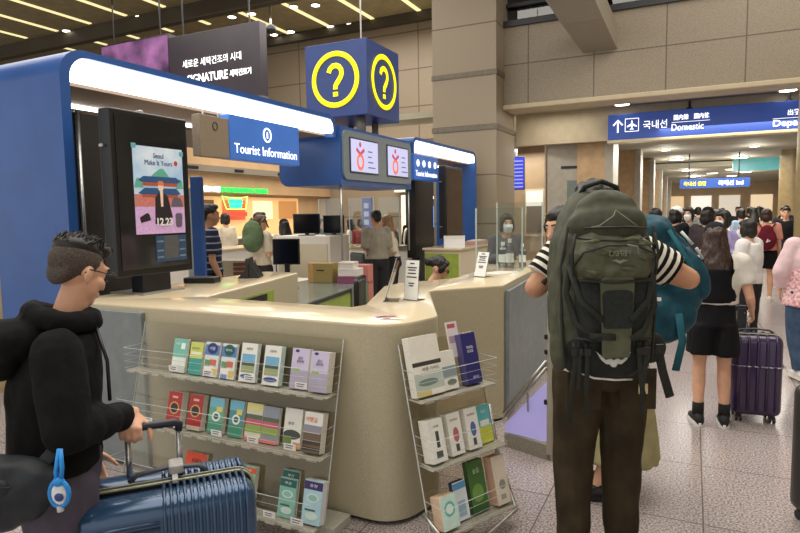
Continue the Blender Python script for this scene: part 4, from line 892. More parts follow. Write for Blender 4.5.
# the pack: local x to the right, -y towards the viewer, z up
pkx, pky = .79, 2.40
P = thing('hiking_backpack', 'large dark olive hiking backpack with dangling straps and bird emblem', 'backpack', CW(pkx, pky, 1.0), R(26))
og = cloth('olive_ripstop', (72, 75, 60), .09, .6, 22, .15); ogl = cloth('light_olive_ripstop', (88, 90, 70), .08, .6, 22, .15); og2 = cloth('charcoal_mesh', (40, 44, 42), .12, .8, 120, .2); web = cloth('black_webbing', (44, 46, 42), .08, .7, 90, .1)
def rr(z, hx, y0, y1, r=.06, n=4, dx=0):
    return [Vector((u+dx, v, z)) for u, v in fillet([(-hx, y0, r), (hx, y0, r), (hx, y1, r*.8), (-hx, y1, r*.8)], n)]
def skinloft(mb, rings):
    prev = None
    for rg in rings:
        cur = [mb.b.verts.new(v) for v in rg]
        if prev:
            for k in range(len(cur)): mb.b.faces.new((prev[k], prev[(k+1) % len(cur)], cur[(k+1) % len(cur)], cur[k]))
        else: mb.b.faces.new(list(reversed(cur)))
        prev = cur
    mb.b.faces.new(prev); return mb
b = skinloft(MB(), [rr(.03, .12, -.10, .06), rr(.06, .16, -.13, .08), rr(.16, .178, -.16, .1), rr(.3, .184, -.17, .1), rr(.45, .184, -.165, .1), rr(.55, .172, -.15, .1), rr(.63, .148, -.12, .09), rr(.70, .115, -.08, .08), rr(.735, .08, -.05, .06)])
link('main_body', remesh(b, 'main_body', .008, 4, .007, 12, 2), og, P, True)
b = skinloft(MB(), [rr(.02, .12, -.135, 0), rr(.05, .15, -.165, 0), rr(.13, .165, -.185, 0), rr(.17, .15, -.19, 0), rr(.185, .14, -.17, 0)])
link('bottom_compartment', remesh(b, 'bottom_compartment', .008, 4, .007, 9, 5), cloth('dark_green_nylon', (34, 38, 34), .1, .7, 20), P, True)
b = MB().ell((0, -.11, .60), (.155, .085, .10)).ell((0, -.1, .66), (.12, .06, .08)); link('top_lid', remesh(b, 'top_lid', .008, 4, .005, 14, 6), og, P, True)
b = skinloft(MB(), [rr(.40, .125, -.215, -.1, .05), rr(.44, .145, -.245, -.1), rr(.50, .145, -.24, -.1), rr(.55, .13, -.21, -.1), rr(.575, .11, -.17, -.1)])
fp = link('front_pocket', remesh(b, 'front_pocket', .006, 3, .012, 16, 7), ogl, P, True)
b = skinloft(MB(), [rr(.17, .11, -.21, -.1, .04), rr(.24, .13, -.225, -.1, .04), rr(.33, .14, -.22, -.1, .04), rr(.41, .135, -.20, -.1, .04)])
link('mesh_pocket', remesh(b, 'mesh_pocket', .008, 4, .01, 8, 9), og2, P, True)
MB().prism(fillet([(-.052, .12, .01), (.048, .12, .01), (.06, .36, .02), (.06, .42, .02), (-.065, .42, .02), (-.062, .36, .02)]), -.238, -.226, 'Y', .004).build('centre_panel', ogl, P, 'auto', 'light olive centre panel')
MB().prism(fillet([(-.05, .23, .01), (.05, .23, .01), (.055, .37, .02), (-.057, .37, .02)]), -.246, -.236, 'Y', .003).build('stretch_panel', og2, P)
for s in (-1, 1):
    b = MB().ell((s*.155, -.02, .28), (.038, .1, .24)).ell((s*.158, -.04, .12), (.035, .09, .1)); link('side_pocket', remesh(b, 'side_pocket', .009, 4, .006, 12, 20+s), og, P, True)
b = MB()
for pts in ([(-.11, -.19, .595), (-.05, -.222, .598), (.05, -.222, .598), (.12, -.185, .592)], [(-.14, -.2, .56), (-.09, -.235, .555), (0, -.25, .55), (.1, -.235, .558), (.15, -.2, .52)],
            [(-.15, -.21, .46), (-.13, -.248, .51), (-.05, -.262, .535), (.05, -.262, .535), (.13, -.25, .5), (.145, -.22, .45)]): b.tube(pts, .0045)
b.build('zipper', mat('dark_zip', (30, 32, 28), .4), P, True)
MB().tube([(.02, -.265, .537), (.055, -.272, .53), (.06, -.27, .5)], .003).tube([(.08, -.25, .556), (.1, -.256, .545)], .004).tube([(-.1, -.245, .6), (-.07, -.238, .605), (-.02, -.24, .64), (.0, -.2, .66), (.03, -.235, .63), (.07, -.235, .6)], .0022).build('zip_pull', mat('grey_cord', (120, 120, 108), .6), P, True)
MB().tube([(-.085, .0, .70), (-.06, -.03, .752), (0, -.045, .772), (.06, -.03, .752), (.085, .0, .70)], .015, flat=.6).build('haul_loop', web, P, True)
MB().ell((0, -.09, .705), (.07, .045, .03)).build('lid_gap', mat('dark_gap', (16, 16, 16), .9), P, True)
for k, pts in enumerate(([(-.15, -.165, .50), (-.165, -.16, .35), (-.14, -.2, .24), (-.06, -.245, .19)], [(.15, -.165, .48), (.165, -.165, .3), (.1, -.235, .22), (.05, -.245, .19)],
            [(-.1, -.23, .2), (-.01, -.255, .2)], [(.16, -.17, .46), (.12, -.22, .33), (.045, -.25, .26)], [(-.16, -.17, .46), (-.13, -.22, .33), (-.055, -.25, .26)])):
    MB().tube(pts, .012, flat=.25, up=(0, 1, 0)).build('compression_strap', web, P, True)
for x0, x1, z1 in ((-.14, -.15, -.15), (-.095, -.085, -.12), (-.125, -.115, -.02), (.125, .12, -.12), (.1, .135, -.06)):
    s = MB().tube([(x0, -.185, .17), (x0, -.2, .1), ((x0+x1)/2, -.175, .0), (x1, -.17, z1)], .0095, flat=.25, up=(0, 1, 0)).build('dangling_strap', web, P, True)
    MB().box(x0-.014, x0+.014, -.205, -.193, .12, .15, .003).build('buckle', black, s)
b = MB().ell((.2, -.02, .11), (.075, .05, .07)); link('hip_wing', remesh(b, 'hip_wing', .009, 4, .006, 9, 31), cloth('dark_green_nylon', (34, 38, 34)), P, True)
s = MB().tube([(.235, -.05, .1), (.25, -.055, .02), (.285, -.05, -.09)], .018, flat=.2, up=(0, 1, 0)).build('dangling_strap', web, P, True); MB().box(.215, .25, -.07, -.045, .09, .13, .004).build('buckle', black, s)
for s in (-1, 1): MB().tube([(s*.08, .07, .6), (s*.1, .16, .58), (s*.11, .2, .5), (s*.12, .18, .3), (s*.15, .1, .15)], .03, flat=.3, up=(1, 0, 0)).build('shoulder_strap', web, P, True)
for k, pts in enumerate(([(-.16, -.15, .60), (-.178, -.13, .45), (-.178, -.14, .25), (-.165, -.15, .08)], [(.16, -.15, .60), (.178, -.13, .45), (.178, -.14, .25), (.165, -.15, .08)],
            [(-.145, -.2, .575), (-.158, -.205, .5), (-.15, -.2, .42)], [(.145, -.2, .575), (.158, -.205, .5), (.15, -.2, .42)], [(-.135, -.215, .405), (0, -.25, .40), (.135, -.215, .405)], [(-.14, -.2, .185), (0, -.22, .18), (.14, -.2, .185)])):
    MB().tube(pts, .006).build('piping', mat('dark_piping', (34, 36, 30), .7), P, True)
rn = random.Random(3); b = MB()
for k in range(9):
    x = rn.uniform(-.1, .1); z = rn.uniform(.44, .56); b.tube([(x-.05, -.225-.02*(1-abs(x)/.12), z+rn.uniform(-.01, .01)), (x, -.248-.006*(1-abs(x)/.12), z+rn.uniform(-.012, .012)), (x+.05, -.225-.02*(1-abs(x)/.12), z+rn.uniform(-.01, .01))], [.002, .009, .002])
link('fabric_folds', remesh(b, 'fabric_folds', .004, 2), ogl, fp, True)
em = MB()
for s in (-1, 1): em.prism([(0, .105), (s*.012, .112), (s*.03, .105), (s*.062, .135), (s*.046, .105), (s*.028, .09), (s*.012, .09), (s*.008, .08), (0, .078)], -.212, -.19, 'Y')
em.build('bird_emblem', mat('silver_thread', (200, 202, 196), .5), P)
text('lettering', 'OSPREY', .08, .02, faceY(0, -.253, .505), mat('dim_thread', (128, 130, 110), .6), fp, .006)
MB().prism([(-.03, .48), (-.012, .484), (0, .478), (.012, .484), (.03, .48), (.012, .474), (0, .468), (-.012, .474)], -.256, -.252, 'Y').build('emblem', mat('dim_thread', (128, 130, 110), .6), fp)
MB().tube([(-.12, -.135, .045), (-.06, -.165, .025), (.02, -.17, .018), (.09, -.155, .015)], .004).build('reflective_piping', mat('reflective_white', (214, 216, 210), .4), P, True)

# ------------------------------------------------------------------ woman at the counter with the teal pack
g2 = (1.13, 3.42)
J = rel(g2, dict(pelvis=(1.27, 3.42, .92), chest=(1.2, 3.42, 1.25), neck=(1.09, 3.43, 1.43), head=(.925, 3.43, 1.56),
    shL=(1.12, 3.27, 1.36), elL=(1.02, 3.25, 1.12), wrL=(.99, 3.45, 1.1), shR=(1.17, 3.58, 1.36), elR=(1.08, 3.66, 1.12), wrR=(1.0, 3.6, 1.1),
    hipL=(1.26, 3.34, .88), knL=(1.24, 3.34, .48), anL=(1.12, 3.33, .09), toeL=(.98, 3.36, .035), hipR=(1.3, 3.5, .88), knR=(1.28, 3.52, .48), anR=(1.2, 3.5, .09), toeR=(1.08, 3.55, .035)))
teal_c = cloth('teal_ripstop', (24, 72, 88), .1, .55, 16, .2)
person('woman in a long sage skirt standing behind the backpack traveller', CW(*g2), R(26), J, (-.95, .15), .97, 1, top=cloth('dark_teal_jacket', (40, 62, 72)), sleeve=.95, hem=-.1, loose=.015,
    bottom=cloth('sage_skirt', (164, 156, 116), .05), blen=.72, kind='skirt', flare=.09, shoes=black, sole=black, hair=('bun', hairk), look=(-.75, -.5, -.15), seed=17)
P2 = thing('hiking_backpack', 'teal backpack on the woman behind the striped shirt', 'backpack', CW(1.50, 3.36, 1.2), R(26))
b = MB().ell((0, 0, .12), (.165, .17, .29), Matrix.Rotation(-.45, 3, 'Y')).ell((-.02, 0, -.12), (.18, .16, .18)).ell((-.1, -.02, .33), (.13, .13, .1))
link('pack_body', remesh(b, 'pack_body', .01, 5, .02, 8, 12), teal_c, P2, True)
b = MB().ell((.12, -.06, .1), (.07, .1, .16), Matrix.Rotation(-.35, 3, 'Y')); link('pocket', remesh(b, 'pocket', .009, 4, .012, 8, 14), teal_c, P2, True)
MB().tube([(-.06, -.15, .35), (.06, -.17, .15), (.12, -.13, .0)], .012, flat=.3, up=(0, 1, 0)).tube([(-.0, -.16, -.1), (.02, -.17, -.25), (.0, -.14, -.42)], .022, flat=.2, up=(0, 1, 0)).build('strap', cloth('teal_webbing', (40, 96, 110)), P2, True)
MB().box(-.16, -.1, -.17, -.16, -.03, -.012).build('logo_tab', wht, P2)
MB().tube([(.02, -.12, .34), (.07, -.15, .27)], .008).tube([(.1, -.13, .25), (.14, -.12, .19)], .008).build('pale_print', mat('pale_print', (190, 206, 206), .6), P2, True)

# ------------------------------------------------------------------ woman with long brown hair and the purple case
wt = cloth('white_tee', (222, 216, 206), .03)
bk = cloth('black_overall', (18, 18, 22), .1)
Jb = std_joints(.905, w=1.14, arms={'R': ((.26, -.04, 1.10), (.30, .06, .985)), 'L': ((-.24, .02, 1.1), (-.16, .2, 1.05))}, lean=.02)
wp, VW, HW = person('woman with long brown hair in black overall shorts pulling the purple case', (1.52, 2.42, 0), R(8), Jb, (0, 1), .905, 1, top=wt, sleeve=.42, hem=.1, loose=.02,
    bottom=bk, kind='shorts', blen=.40, shoes=mat('black_canvas', (26, 26, 28), .7), sole=wht, hair=('cap', hairb, cloth('black_cap_cloth', (24, 24, 30)), 'long'), thick=1.08, seed=23)
for o in list(wp.children):
    if o.name.startswith('shorts'): bpy.data.objects.remove(o)
z_ = lambda v: v*.905
b = MB().loft([((0, 0, z_(1.10)), (.14, 0, 0), (0, .11, 0)), ((0, 0, z_(.98)), (.155, 0, 0), (0, .13, 0)), ((0, 0, z_(.85)), (.17, 0, 0), (0, .145, 0))], n=20)
for s in (-1, 1): b.loft([((s*.075, 0, z_(.88)), (.098, 0, 0), (0, .14, 0)), ((s*.085, .0, z_(.61)), (.1, 0, 0), (0, .14, 0))], n=18)
link('overall_shorts', remesh(b, 'overall_shorts', .012, 3, .01, 9, 5, (1.4, 1.4, .5)), bk, wp, True)
b = MB().loft([((0, -.0, z_(1.06)), (.165, 0, 0), (0, .14, 0)), ((0, .0, z_(1.34)), (.15, 0, 0), (0, .15, 0))], n=18); link('overall_bib', remesh(b, 'overall_bib', .012, 2, .004, 9, 6), bk, wp, True)
for s in (-1, 1): MB().tube([(s*.1, -.12, z_(1.3)), (s*.1, -.1, z_(1.4)), (s*.1, .0, z_(1.46)), (s*.1, .11, z_(1.38))], .018, flat=.25, up=(1, 0, 0)).build('overall_strap', bk, wp, True)
for q in 'LR':
    a = VW['an'+q]; MB().tube([a+Vector((0, 0, -.01)), a+Vector((0, .004, .09))], .042).build('sock', mat('black_sock', (24, 24, 26), .9), wp, True)

# ------------------------------------------------------------------ people in the corridor
navy = cloth('navy_cloth', (34, 38, 56)); dk = cloth('charcoal_cloth', (44, 44, 48)); jean = cloth('blue_denim', (62, 82, 108), .1); gy = cloth('grey_knit', (128, 128, 124)); pkc = cloth('pale_pink_knit', (228, 198, 202), .03); crm = cloth('cream_cotton', (214, 202, 180), .04); salm = cloth('salmon_cotton', (214, 148, 128), .05); khaki = cloth('khaki_cotton', (150, 140, 116), .05)
whm = mat('white_mask', (236, 236, 238), .7)
Jp = std_joints(.93, arms={'L': ((-.27, .0, 1.12), (-.25, .1, .92)), 'R': 'down'}, step=.08)
pw, _, _ = person('woman in a pale pink jumper and jeans at the right edge of the picture', CW(3.93, 5.7), R(10), Jp, (0, 1), .93, 1, top=pkc, sleeve=.9, hem=.0, loose=.04, bottom=jean, shoes=mat('white_trainers', (220, 218, 214), .6), hair=('bob', hairb), seed=31)
b = MB().loft([((0, 0, 1.08), (.19, 0, 0), (0, .15, 0)), ((0, 0, .9), (.21, 0, 0), (0, .175, 0)), ((0, 0, .72), (.235, 0, 0), (0, .2, 0))], n=20)
link('print_skirt', remesh(b, 'print_skirt', .014, 3, .01, 9, 3), mat('pink_floral_print', (238, 206, 206), .8, rgb2=(206, 140, 146), scale=42, contrast=.08), pw, True)
person('woman in a salmon top and black shorts with a maroon backpack', (2.52, 9.6, 0), R(-4), std_joints(.955, step=.06), (0, 1), .955, 1, top=salm, sleeve=.45, bottom=bk, kind='shorts', blen=.34, shoes=mat('white_trainers', (220, 218, 214), .6), hair=('bob', hairb), loose=.02, seed=37)
mb_ = thing('small_backpack', 'maroon drawstring backpack on the woman in black shorts', 'backpack', (2.52, 9.40, 1.12), R(-4))
mar = cloth('maroon_cloth', (104, 28, 44))
b = MB().ell((0, 0, .0), (.15, .08, .2)).ell((0, 0, .15), (.1, .06, .1)); link('bag_body', remesh(b, 'bag_body', .014, 4, .008, 7, 3), mar, mb_, True)
MB().tube([(.02, -.085, .0), (-.01, -.085, -.05), (.05, -.085, -.02)], .012).build('pale_print', wht, mb_, True)
for s in (-1, 1): MB().tube([(s*.08, .02, .2), (s*.12, .12, .27), (s*.13, .2, .2)], .014, flat=.3).build('strap', mar, mb_, True)
wb, VX, _ = person('woman in a white blouse with short dark hair turned to the left', (1.95, 5.3, 0), R(60), std_joints(.89, arms='front'), (0, 1), .89, 1, top=cloth('white_blouse', (226, 224, 222), .03), sleeve=.8, hem=-.3, loose=.035, bottom=dk, blen=1.0, shoes=black, sole=wht, hair=('bob', hairk), mask=whm, seed=41)
MB().tube([(.13, .0, 1.36), (.0, .15, 1.2), (-.13, .12, 1.0)], .012, flat=.3).build('bag_strap', black, wb, True)
person('woman in a lavender top and white mask behind the white blouse', (1.72, 6.1, 0), R(140), std_joints(.95, arms='front'), (0, 1), .95, 1, top=cloth('lavender_top', (150, 140, 180)), sleeve=.8, bottom=navy, shoes=black, hair=('bob', hairk), mask=whm, seed=43)
person('person in a grey jumper and white mask standing with folded arms', (1.30, 9.2, 0), R(165), std_joints(.985, arms='fold'), (0, 1), .985, 1, top=gy, sleeve=1, bottom=bk, shoes=black, hair=('bob', hairk), mask=whm, loose=.03, seed=47)
person('person in a dark jacket and black cap in the corridor', (1.55, 7.3, 0), R(-30), std_joints(.98), (0, 1), .98, 0, top=cloth('dark_plum_jacket', (62, 52, 56)), bottom=dk, shoes=black, hair=('cap', hairk, bk, 'bob'), loose=.03, seed=53)
person('person in black with tousled black hair by the teal backpack', (.90, 6.3, 0), R(10), std_joints(.975), (0, 1), .975, 0, top=bk, bottom=bk, shoes=black, hair=('bob', hairk), loose=.03, seed=59)
person('person in black with folded arms and a white cap by the teal backpack', (1.12, 7.6, 0), R(-40), std_joints(.99, arms='fold'), (0, 1), .99, 0, top=bk, bottom=navy, shoes=black, hair=('cap', hairk, wht, 'bob'), loose=.03, seed=61)
cols = [bk, navy, dk, gy, crm, cloth('red_cotton', (150, 60, 60)), khaki, cloth('pale_blue_shirt', (150, 170, 196)), cloth('white_tee', (222, 216, 206))]
names = ['black', 'navy', 'charcoal', 'grey', 'cream', 'red', 'khaki', 'pale blue', 'white']
crowd = [(1.15, 14.6, 0, 1, .98), (1.5, 16.9, 3, 2, 1.0), (2.0, 15.1, 8, 0, .96), (2.55, 17.5, 2, 1, 1.0), (3.05, 20.0, 0, 2, .99), (3.5, 22.5, 4, 1, 1.0), (3.35, 14.6, 1, 0, .98), (2.35, 13.0, 7, 2, .96), (1.8, 11.7, 5, 0, .95), (3.15, 12.4, 0, 1, .97), (.9, 18.5, 6, 1, .98), (2.8, 15.6, 4, 2, .97), (1.9, 20.5, 3, 0, 1.0), (2.4, 24, 0, 1, .98), (3.9, 26, 8, 2, .98), (1.3, 23, 1, 0, .97), (3.7, 17.2, 2, 1, 1.0)]
for i, (x, y, a, c, s) in enumerate(crowd):
    person('far %s person in a %s top and %s trousers in the corridor crowd' % (('small', 'tall', 'dark haired', 'distant', 'walking')[i % 5], names[a], names[c]), (x, y, 0), R(-20+41*i % 60) if i % 3 else R(170), std_joints(s, step=.08*(i % 2)), (0, 1), s, 0, top=cols[a], bottom=cols[c], shoes=black, hair=(('short', 'bob', 'long')[i % 3], hairk), vox=.03, seed=70+i, group='corridor crowd')
# dark case cut by the right edge, close by
suitcase('dark grey suitcase almost outside the right edge of the picture', CW(2.29, 3.0), R(30), .44, .27, .74, mat('charcoal_polycarbonate', (58, 56, 54), .35, var=.05, scale=5), mat('charcoal_zip', (34, 34, 36), .6), 'plain', posts=(-.1, .1), ph=.1)
# ------------------------------------------------------------------ inside of the information island and the hall behind
def obj(name, label, cat, loc, rz=0, group=None): return thing(name, label, cat, loc, rz, group)
glassg = glass('grey_glass_top', (150, 162, 156), .12, .05)
dsk = obj('desk', 'low desk with grey glass top and lime green front inside the island', 'desk', (0, 0, 0))
MB().prism([(-3.4, 2.35), (-2.2, 2.3), (-2.46, 3.76), (-2.6, 4.45), (-3.5, 4.45)], .735, .75).build('glass_top', mat('grey_glass_surface', (120, 130, 124), .12, var=.03), dsk)
MB().prism([(-3.38, 2.37), (-2.23, 2.32), (-2.49, 3.76), (-3.45, 3.76)], .05, .69).build('green_body', green, dsk)
MB().prism([(-3.4, 2.36), (-2.22, 2.31), (-2.475, 3.76), (-3.46, 3.76)], .69, .735).build('dark_gap', black, dsk)
MB().prism([(-3.44, 3.77), (-2.47, 3.77), (-2.6, 4.43), (-3.48, 4.43)], .03, .735).build('grey_body', mat('sage_grey_panel', (118, 126, 112), .5), dsk)
d2 = obj('desk', 'white office desk with drawers behind the green fronted desk', 'desk', (-4.2, 3.0, 0))
MB().box(0, .7, 0, 1.5, .71, .75, .006).build('desk_top', white, d2)
pd = MB().box(.25, .67, .05, .55, .03, .71, .004).build('pedestal', white, d2)
for z in (.08, .3, .52): MB().box(.27, .65, .035, .05, z, z+.17, .003).build('drawer', white, pd)
MB().box(0, .04, .05, 1.45, 0, .71).build('side_panel', white, d2); MB().box(.66, .7, .9, 1.45, 0, .71).build('side_panel', white, d2)
def monitor(label, x, y, rz, w, h, z, stand=.12):
    m = obj('monitor', label, 'monitor', (x, y, z), rz)
    MB().box(-w/2, w/2, -.02, .02, stand, stand+h, .006).build('casing', black, m); MB().box(-w/2+.015, w/2-.015, -.023, -.019, stand+.015, stand+h-.015).build('screen', mat('black_screen', (12, 13, 15), .12, var=.02), m)
    MB().box(-.03, .03, .0, .03, .01, stand+.1).build('neck', black, m); MB().box(-.12, .12, -.09, .09, 0, .012, .004).build('base', black, m)
    return m
monitor('black monitor tilted on the desk below the white cabinet', -3.15, 3.35, R(18), .34, .32, .752, .3)
cb = obj('cabinet', 'cream cabinet carrying a black monitor in the middle of the island', 'cabinet', (-4.25, 5.15, 0))
MB().box(-.25, .75, -.25, .3, 0, 1.34, .006).build('body', white, cb); MB().box(-.2, .7, -.26, -.25, .1, 1.22).build('door', cream, cb)
for k in range(4): MB().ell((-.1+.07*k, -.262, 1.28), (.018, .008, .022)).build('control_knob', darkmetal, cb)
monitor('black square monitor on the cream cabinet', -4.05, 5.1, R(22), .42, .31, 1.34, .03)
monitor('small grey monitor behind the acrylic screen beside the square monitor', -3.68, 5.3, R(22), .33, .28, 1.34, .03)
bx = obj('cardboard_box', 'olive brown cardboard box on the green fronted desk', 'box', (-3.12, 4.12, .752), R(10))
MB().box(-.17, .17, -.12, .12, 0, .26, .004).build('carton', mat('kraft_cardboard', (158, 138, 84), .8), bx); MB().box(-.172, -.1, -.122, .0, .0, .262).build('side_flap', mat('kraft_side', (196, 152, 96), .8), bx); MB().box(-.05, .06, -.123, -.119, .16, .175).build('handle_hole', black, bx)
for k, (x, y, z, w, h, c, nm) in enumerate([(-2.72, 4.2, .752, .34, .09, (150, 82, 116), 'plum box at the bottom of the stack on the desk end'), (-2.74, 4.2, .844, .28, .1, (232, 226, 220), 'white box on the plum box'), (-2.78, 4.22, .946, .2, .08, (226, 214, 206), 'small pale box on top of the stack on the desk end'), (-2.85, 4.66, .0, .3, .95, (206, 128, 116), 'salmon pink crate standing behind the desk end')]):
    o = obj('storage_box', nm, 'box', (x, y, z), R(12)); MB().box(-w/2, w/2, -.12, .12, 0, h, .004).build('carton', mat('box_%d' % k, c, .7), o); MB().box(-w/2-.002, w/2+.002, -.122, .122, h*.72, h*.76).build('lid_edge', mat('box_edge_%d' % k, tuple(v*.8 for v in c), .7), o)
def office_chair(label, x, y, rz, c):
    o = obj('office_chair', label, 'chair', (x, y, 0), rz, None)
    b = MB().box(-.22, .22, -.2, -.14, .5, 1.0, .05, 4); b.build('backrest', c, o, 'auto'); MB().box(-.23, .23, -.2, .22, .42, .49, .03, 3).build('seat', c, o, 'auto')
    MB().tube([(0, 0, .06), (0, 0, .42)], .03).build('column', chrome, o)
    for k in range(5): MB().tube([(0, 0, .08), (.26*math.cos(k*1.2566), .26*math.sin(k*1.2566), .05)], .018).ell((.26*math.cos(k*1.2566), .26*math.sin(k*1.2566), .03), (.03, .03, .03)).build('leg', darkmetal, o)
    for s in (-1, 1): MB().tube([(s*.24, -.1, .46), (s*.27, -.05, .66), (s*.27, .12, .66)], .018).build('armrest', darkmetal, o)
office_chair('grey office chair by the cream counter in the middle', -3.9, 6.1, R(150), mat('grey_chair_mesh', (74, 80, 80), .7))
office_chair('black office chair behind the seated clerk', -1.64, 2.86, R(-72), black)
tb = obj('tablet_stand', 'black tablet on a wedge stand on the left counter', 'tablet', (-2.35, 1.72, 1.09), R(30))
MB().prism([(-.1, 0), (.1, 0), (.02, .13)], -.13, .13, 'Y').build('wedge', black, tb); MB().box(-.02, .0, -.15, .15, .0, .18).build('tablet', darkmetal, tb)
ps2 = obj('card_terminal', 'flat black device lying beside the poster display', 'device', (-2.45, 1.2, 1.09), R(20)); MB().box(-.14, .14, -.07, .07, 0, .05, .01).build('casing', black, ps2); MB().box(-.1, .06, -.05, .05, .05, .054).build('screen', darkmetal, ps2)
br_ = obj('brochure_organiser', 'grey organiser of small red leaflets on the white desk', 'organiser', (-3.95, 3.4, .75), R(20))
MB().box(-.2, .2, -.1, .1, 0, .34, .006).build('casing', mat('taupe_casing', (150, 140, 122), .6), br_)
for k in range(5): MB().box(-.04, .17, -.108, -.1, .03+.06*k, .07+.06*k).build('leaflet_slot', mat('dark_red_print', (96, 50, 48), .5), br_)
# counters on the far sides of the island
fc = obj('far_counter', 'long cream counter on the far side of the island', 'counter', (-6.6, 3.9, 0))
MB().box(0, .55, 0, 5.6, .05, 1.05, .01).build('body', white, fc); MB().box(-.03, .58, -.03, 5.63, 1.05, 1.09, .01).build('countertop', beigetop, fc); MB().box(.02, .53, .02, 5.58, 0, .05).build('plinth', darkmetal, fc)
f2_ = obj('far_counter', 'cream counter with acrylic screens in the middle of the island', 'counter', (-4.9, 6.7, 0))
MB().box(0, 1.6, 0, .5, .05, 1.05, .01).build('body', cream, f2_); MB().box(-.03, 1.63, -.03, .53, 1.05, 1.09, .01).build('countertop', beigetop, f2_)
for x in (.1, .55, 1.0, 1.45): MB().box(x, x+.42, -.012, 0, .1, 1.0).build('front_panel', white, f2_)
f3_ = obj('far_counter', 'counter under the narrow far display with a green end', 'counter', (-2.6, 6.35, 0))
MB().box(0, .62, 0, 2.5, .05, 1.05, .01).build('body', cream, f3_); MB().box(-.03, .65, -.03, 2.53, 1.05, 1.09, .01).build('countertop', beigetop, f3_); MB().box(.02, .6, -.012, .0, .06, 1.0).build('green_end', green, f3_)
wbx = obj('paper_box', 'white box on the counter below the narrow far display', 'box', (-2.13, 6.5, 1.09), R(20)); MB().box(-.17, .17, -.1, .1, 0, .2, .006).build('carton', wht, wbx); MB().box(-.172, .172, -.102, .102, .15, .2).build('lid', white, wbx)
pl = obj('paper_stack', 'pink paper stack at the end of the far green counter', 'papers', (-2.12, 7.6, 1.09)); MB().box(-.12, .12, -.3, .3, 0, .06, .004).build('stack', mat('dusty_pink_paper', (190, 150, 140), .7), pl); MB().box(-.1, .1, -.25, .25, .06, .075).build('top_sheet', mat('pale_paper', (220, 206, 196), .7), pl)
for k, (x, y, z0, z1, w, rz, lb) in enumerate([(-4.6, 6.66, 1.09, 1.95, .5, 0, 'left'), (-3.95, 6.66, 1.09, 1.95, .5, 0, 'middle'), (-3.4, 6.66, 1.09, 1.95, .4, 0, 'right'), (-.33, 3.75, 1.09, 1.76, .5, R(30), 'long'), (-.32, 2.95, 1.09, 1.7, .46, R(34), 'near')]):
    o = obj('acrylic_screen', {'left': 'leftmost clear acrylic screen on the cream middle counter', 'middle': 'middle clear acrylic screen on the cream middle counter', 'right': 'right clear acrylic screen on the cream middle counter', 'long': 'long clear acrylic screen on the right counter before the masked clerk', 'near': 'short clear acrylic screen on the right counter nearest the camera'}[lb], 'screen', (x, y, z0), rz)
    MB().box(-w/2, w/2, -.004, .004, .01, z1-z0).build('sheet', glass('clear_acrylic'), o)
    for s in (-1, 1): MB().box(s*w/2-.006, s*w/2+.006, -.006, .006, .0, z1-z0).build('edge', mat('acrylic_edge', (190, 206, 204), .2), o); MB().box(s*w*.4-.02, s*w*.4+.02, -.06, .06, 0, .012).build('foot', mat('acrylic_edge', (190, 206, 204), .2), o)
gb = obj('green_folder', 'bright yellow green folder on the cream middle counter', 'folder', (-4.55, 6.85, 1.09)); MB().box(-.22, .22, -.1, .1, 0, .03, .004).build('cover', mat('lime_folder', (196, 220, 60), .5), gb); MB().box(-.2, .2, -.09, .09, .03, .04).build('sheets', wht, gb)
pb = obj('small_box', 'little pink box on the cream middle counter', 'box', (-3.95, 6.95, 1.09)); MB().box(-.07, .07, -.05, .05, 0, .16, .006).build('carton', mat('pink_carton', (226, 120, 150), .6), pb); MB().box(-.05, .05, -.052, -.05, .05, .11).build('label_patch', wht, pb)
# things on the right wing of the near counter
def stand(label, x, y, rz, w, h, lean, lines):
    o = obj('sign_holder', label, 'sign', (x, y, 1.09), rz); Mt = Matrix.Rotation(-lean, 4, 'X')
    MB().box(-w/2, w/2, -.003, .003, .0, h).xf(Mt).build('acrylic_sheet', pane, o); MB().box(-w/2, w/2, -.01, .09, 0, .004).build('foot', pane, o)
    if lines:
        p = MB().box(-w/2+.004, w/2-.004, -.0055, -.0035, .006, h-.006).xf(Mt).build('paper', wht, o)
        b = MB()
        for z, l in ((.9, .3), (.8, .66), (.74, .5), (.66, .56), (.57, .7), (.42, .4), (.36, .3)): b.box(-w*.5*l, w*.5*l, -.0068, -.0055, h*z-.004, h*z+.004)
        b.xf(Mt).build('text_line', mat('print_40_40_48', (40, 40, 48), .5), p)
    return o
stand('white printed notice in an acrylic stand on the counter before the seated clerk', -.29, .84, R(-12), .115, .27, .12, True)
stand('second acrylic sign holder seen edge on beside the printed notice', -.45, .80, R(-72), .16, .3, .3, True)
stand('white slanted notice on the right counter by the acrylic screens', -.32, 2.35, R(-30), .15, .23, .25, True)
for k, (x, y, rz, c) in enumerate([(-.1, .17, .3, (226, 220, 214)), (-.16, .23, .8, (176, 120, 150))]):
    o = obj('card', ('white', 'purple printed')[k]+' little card lying on the rounded counter corner', 'card', (x, y, 1.0915), rz); MB().box(-.055, .055, -.018, .018, 0, .002).build('card_sheet', mat('card_%d' % k, c, .5), o); MB().box(-.04, .0, -.01, .006, .002, .003).build('print', mat('plum_print', (120, 60, 96), .5), o)
pt = obj('paper_sheet', 'loose white papers on the right counter edge', 'papers', (-.25, 2.75, 1.0915), R(70)); MB().box(-.15, .15, -.1, .1, 0, .003).build('sheet', wht, pt); MB().box(-.12, .13, -.08, .1, .003, .005).build('top_sheet', mat('pale_paper', (220, 206, 196), .7), pt)
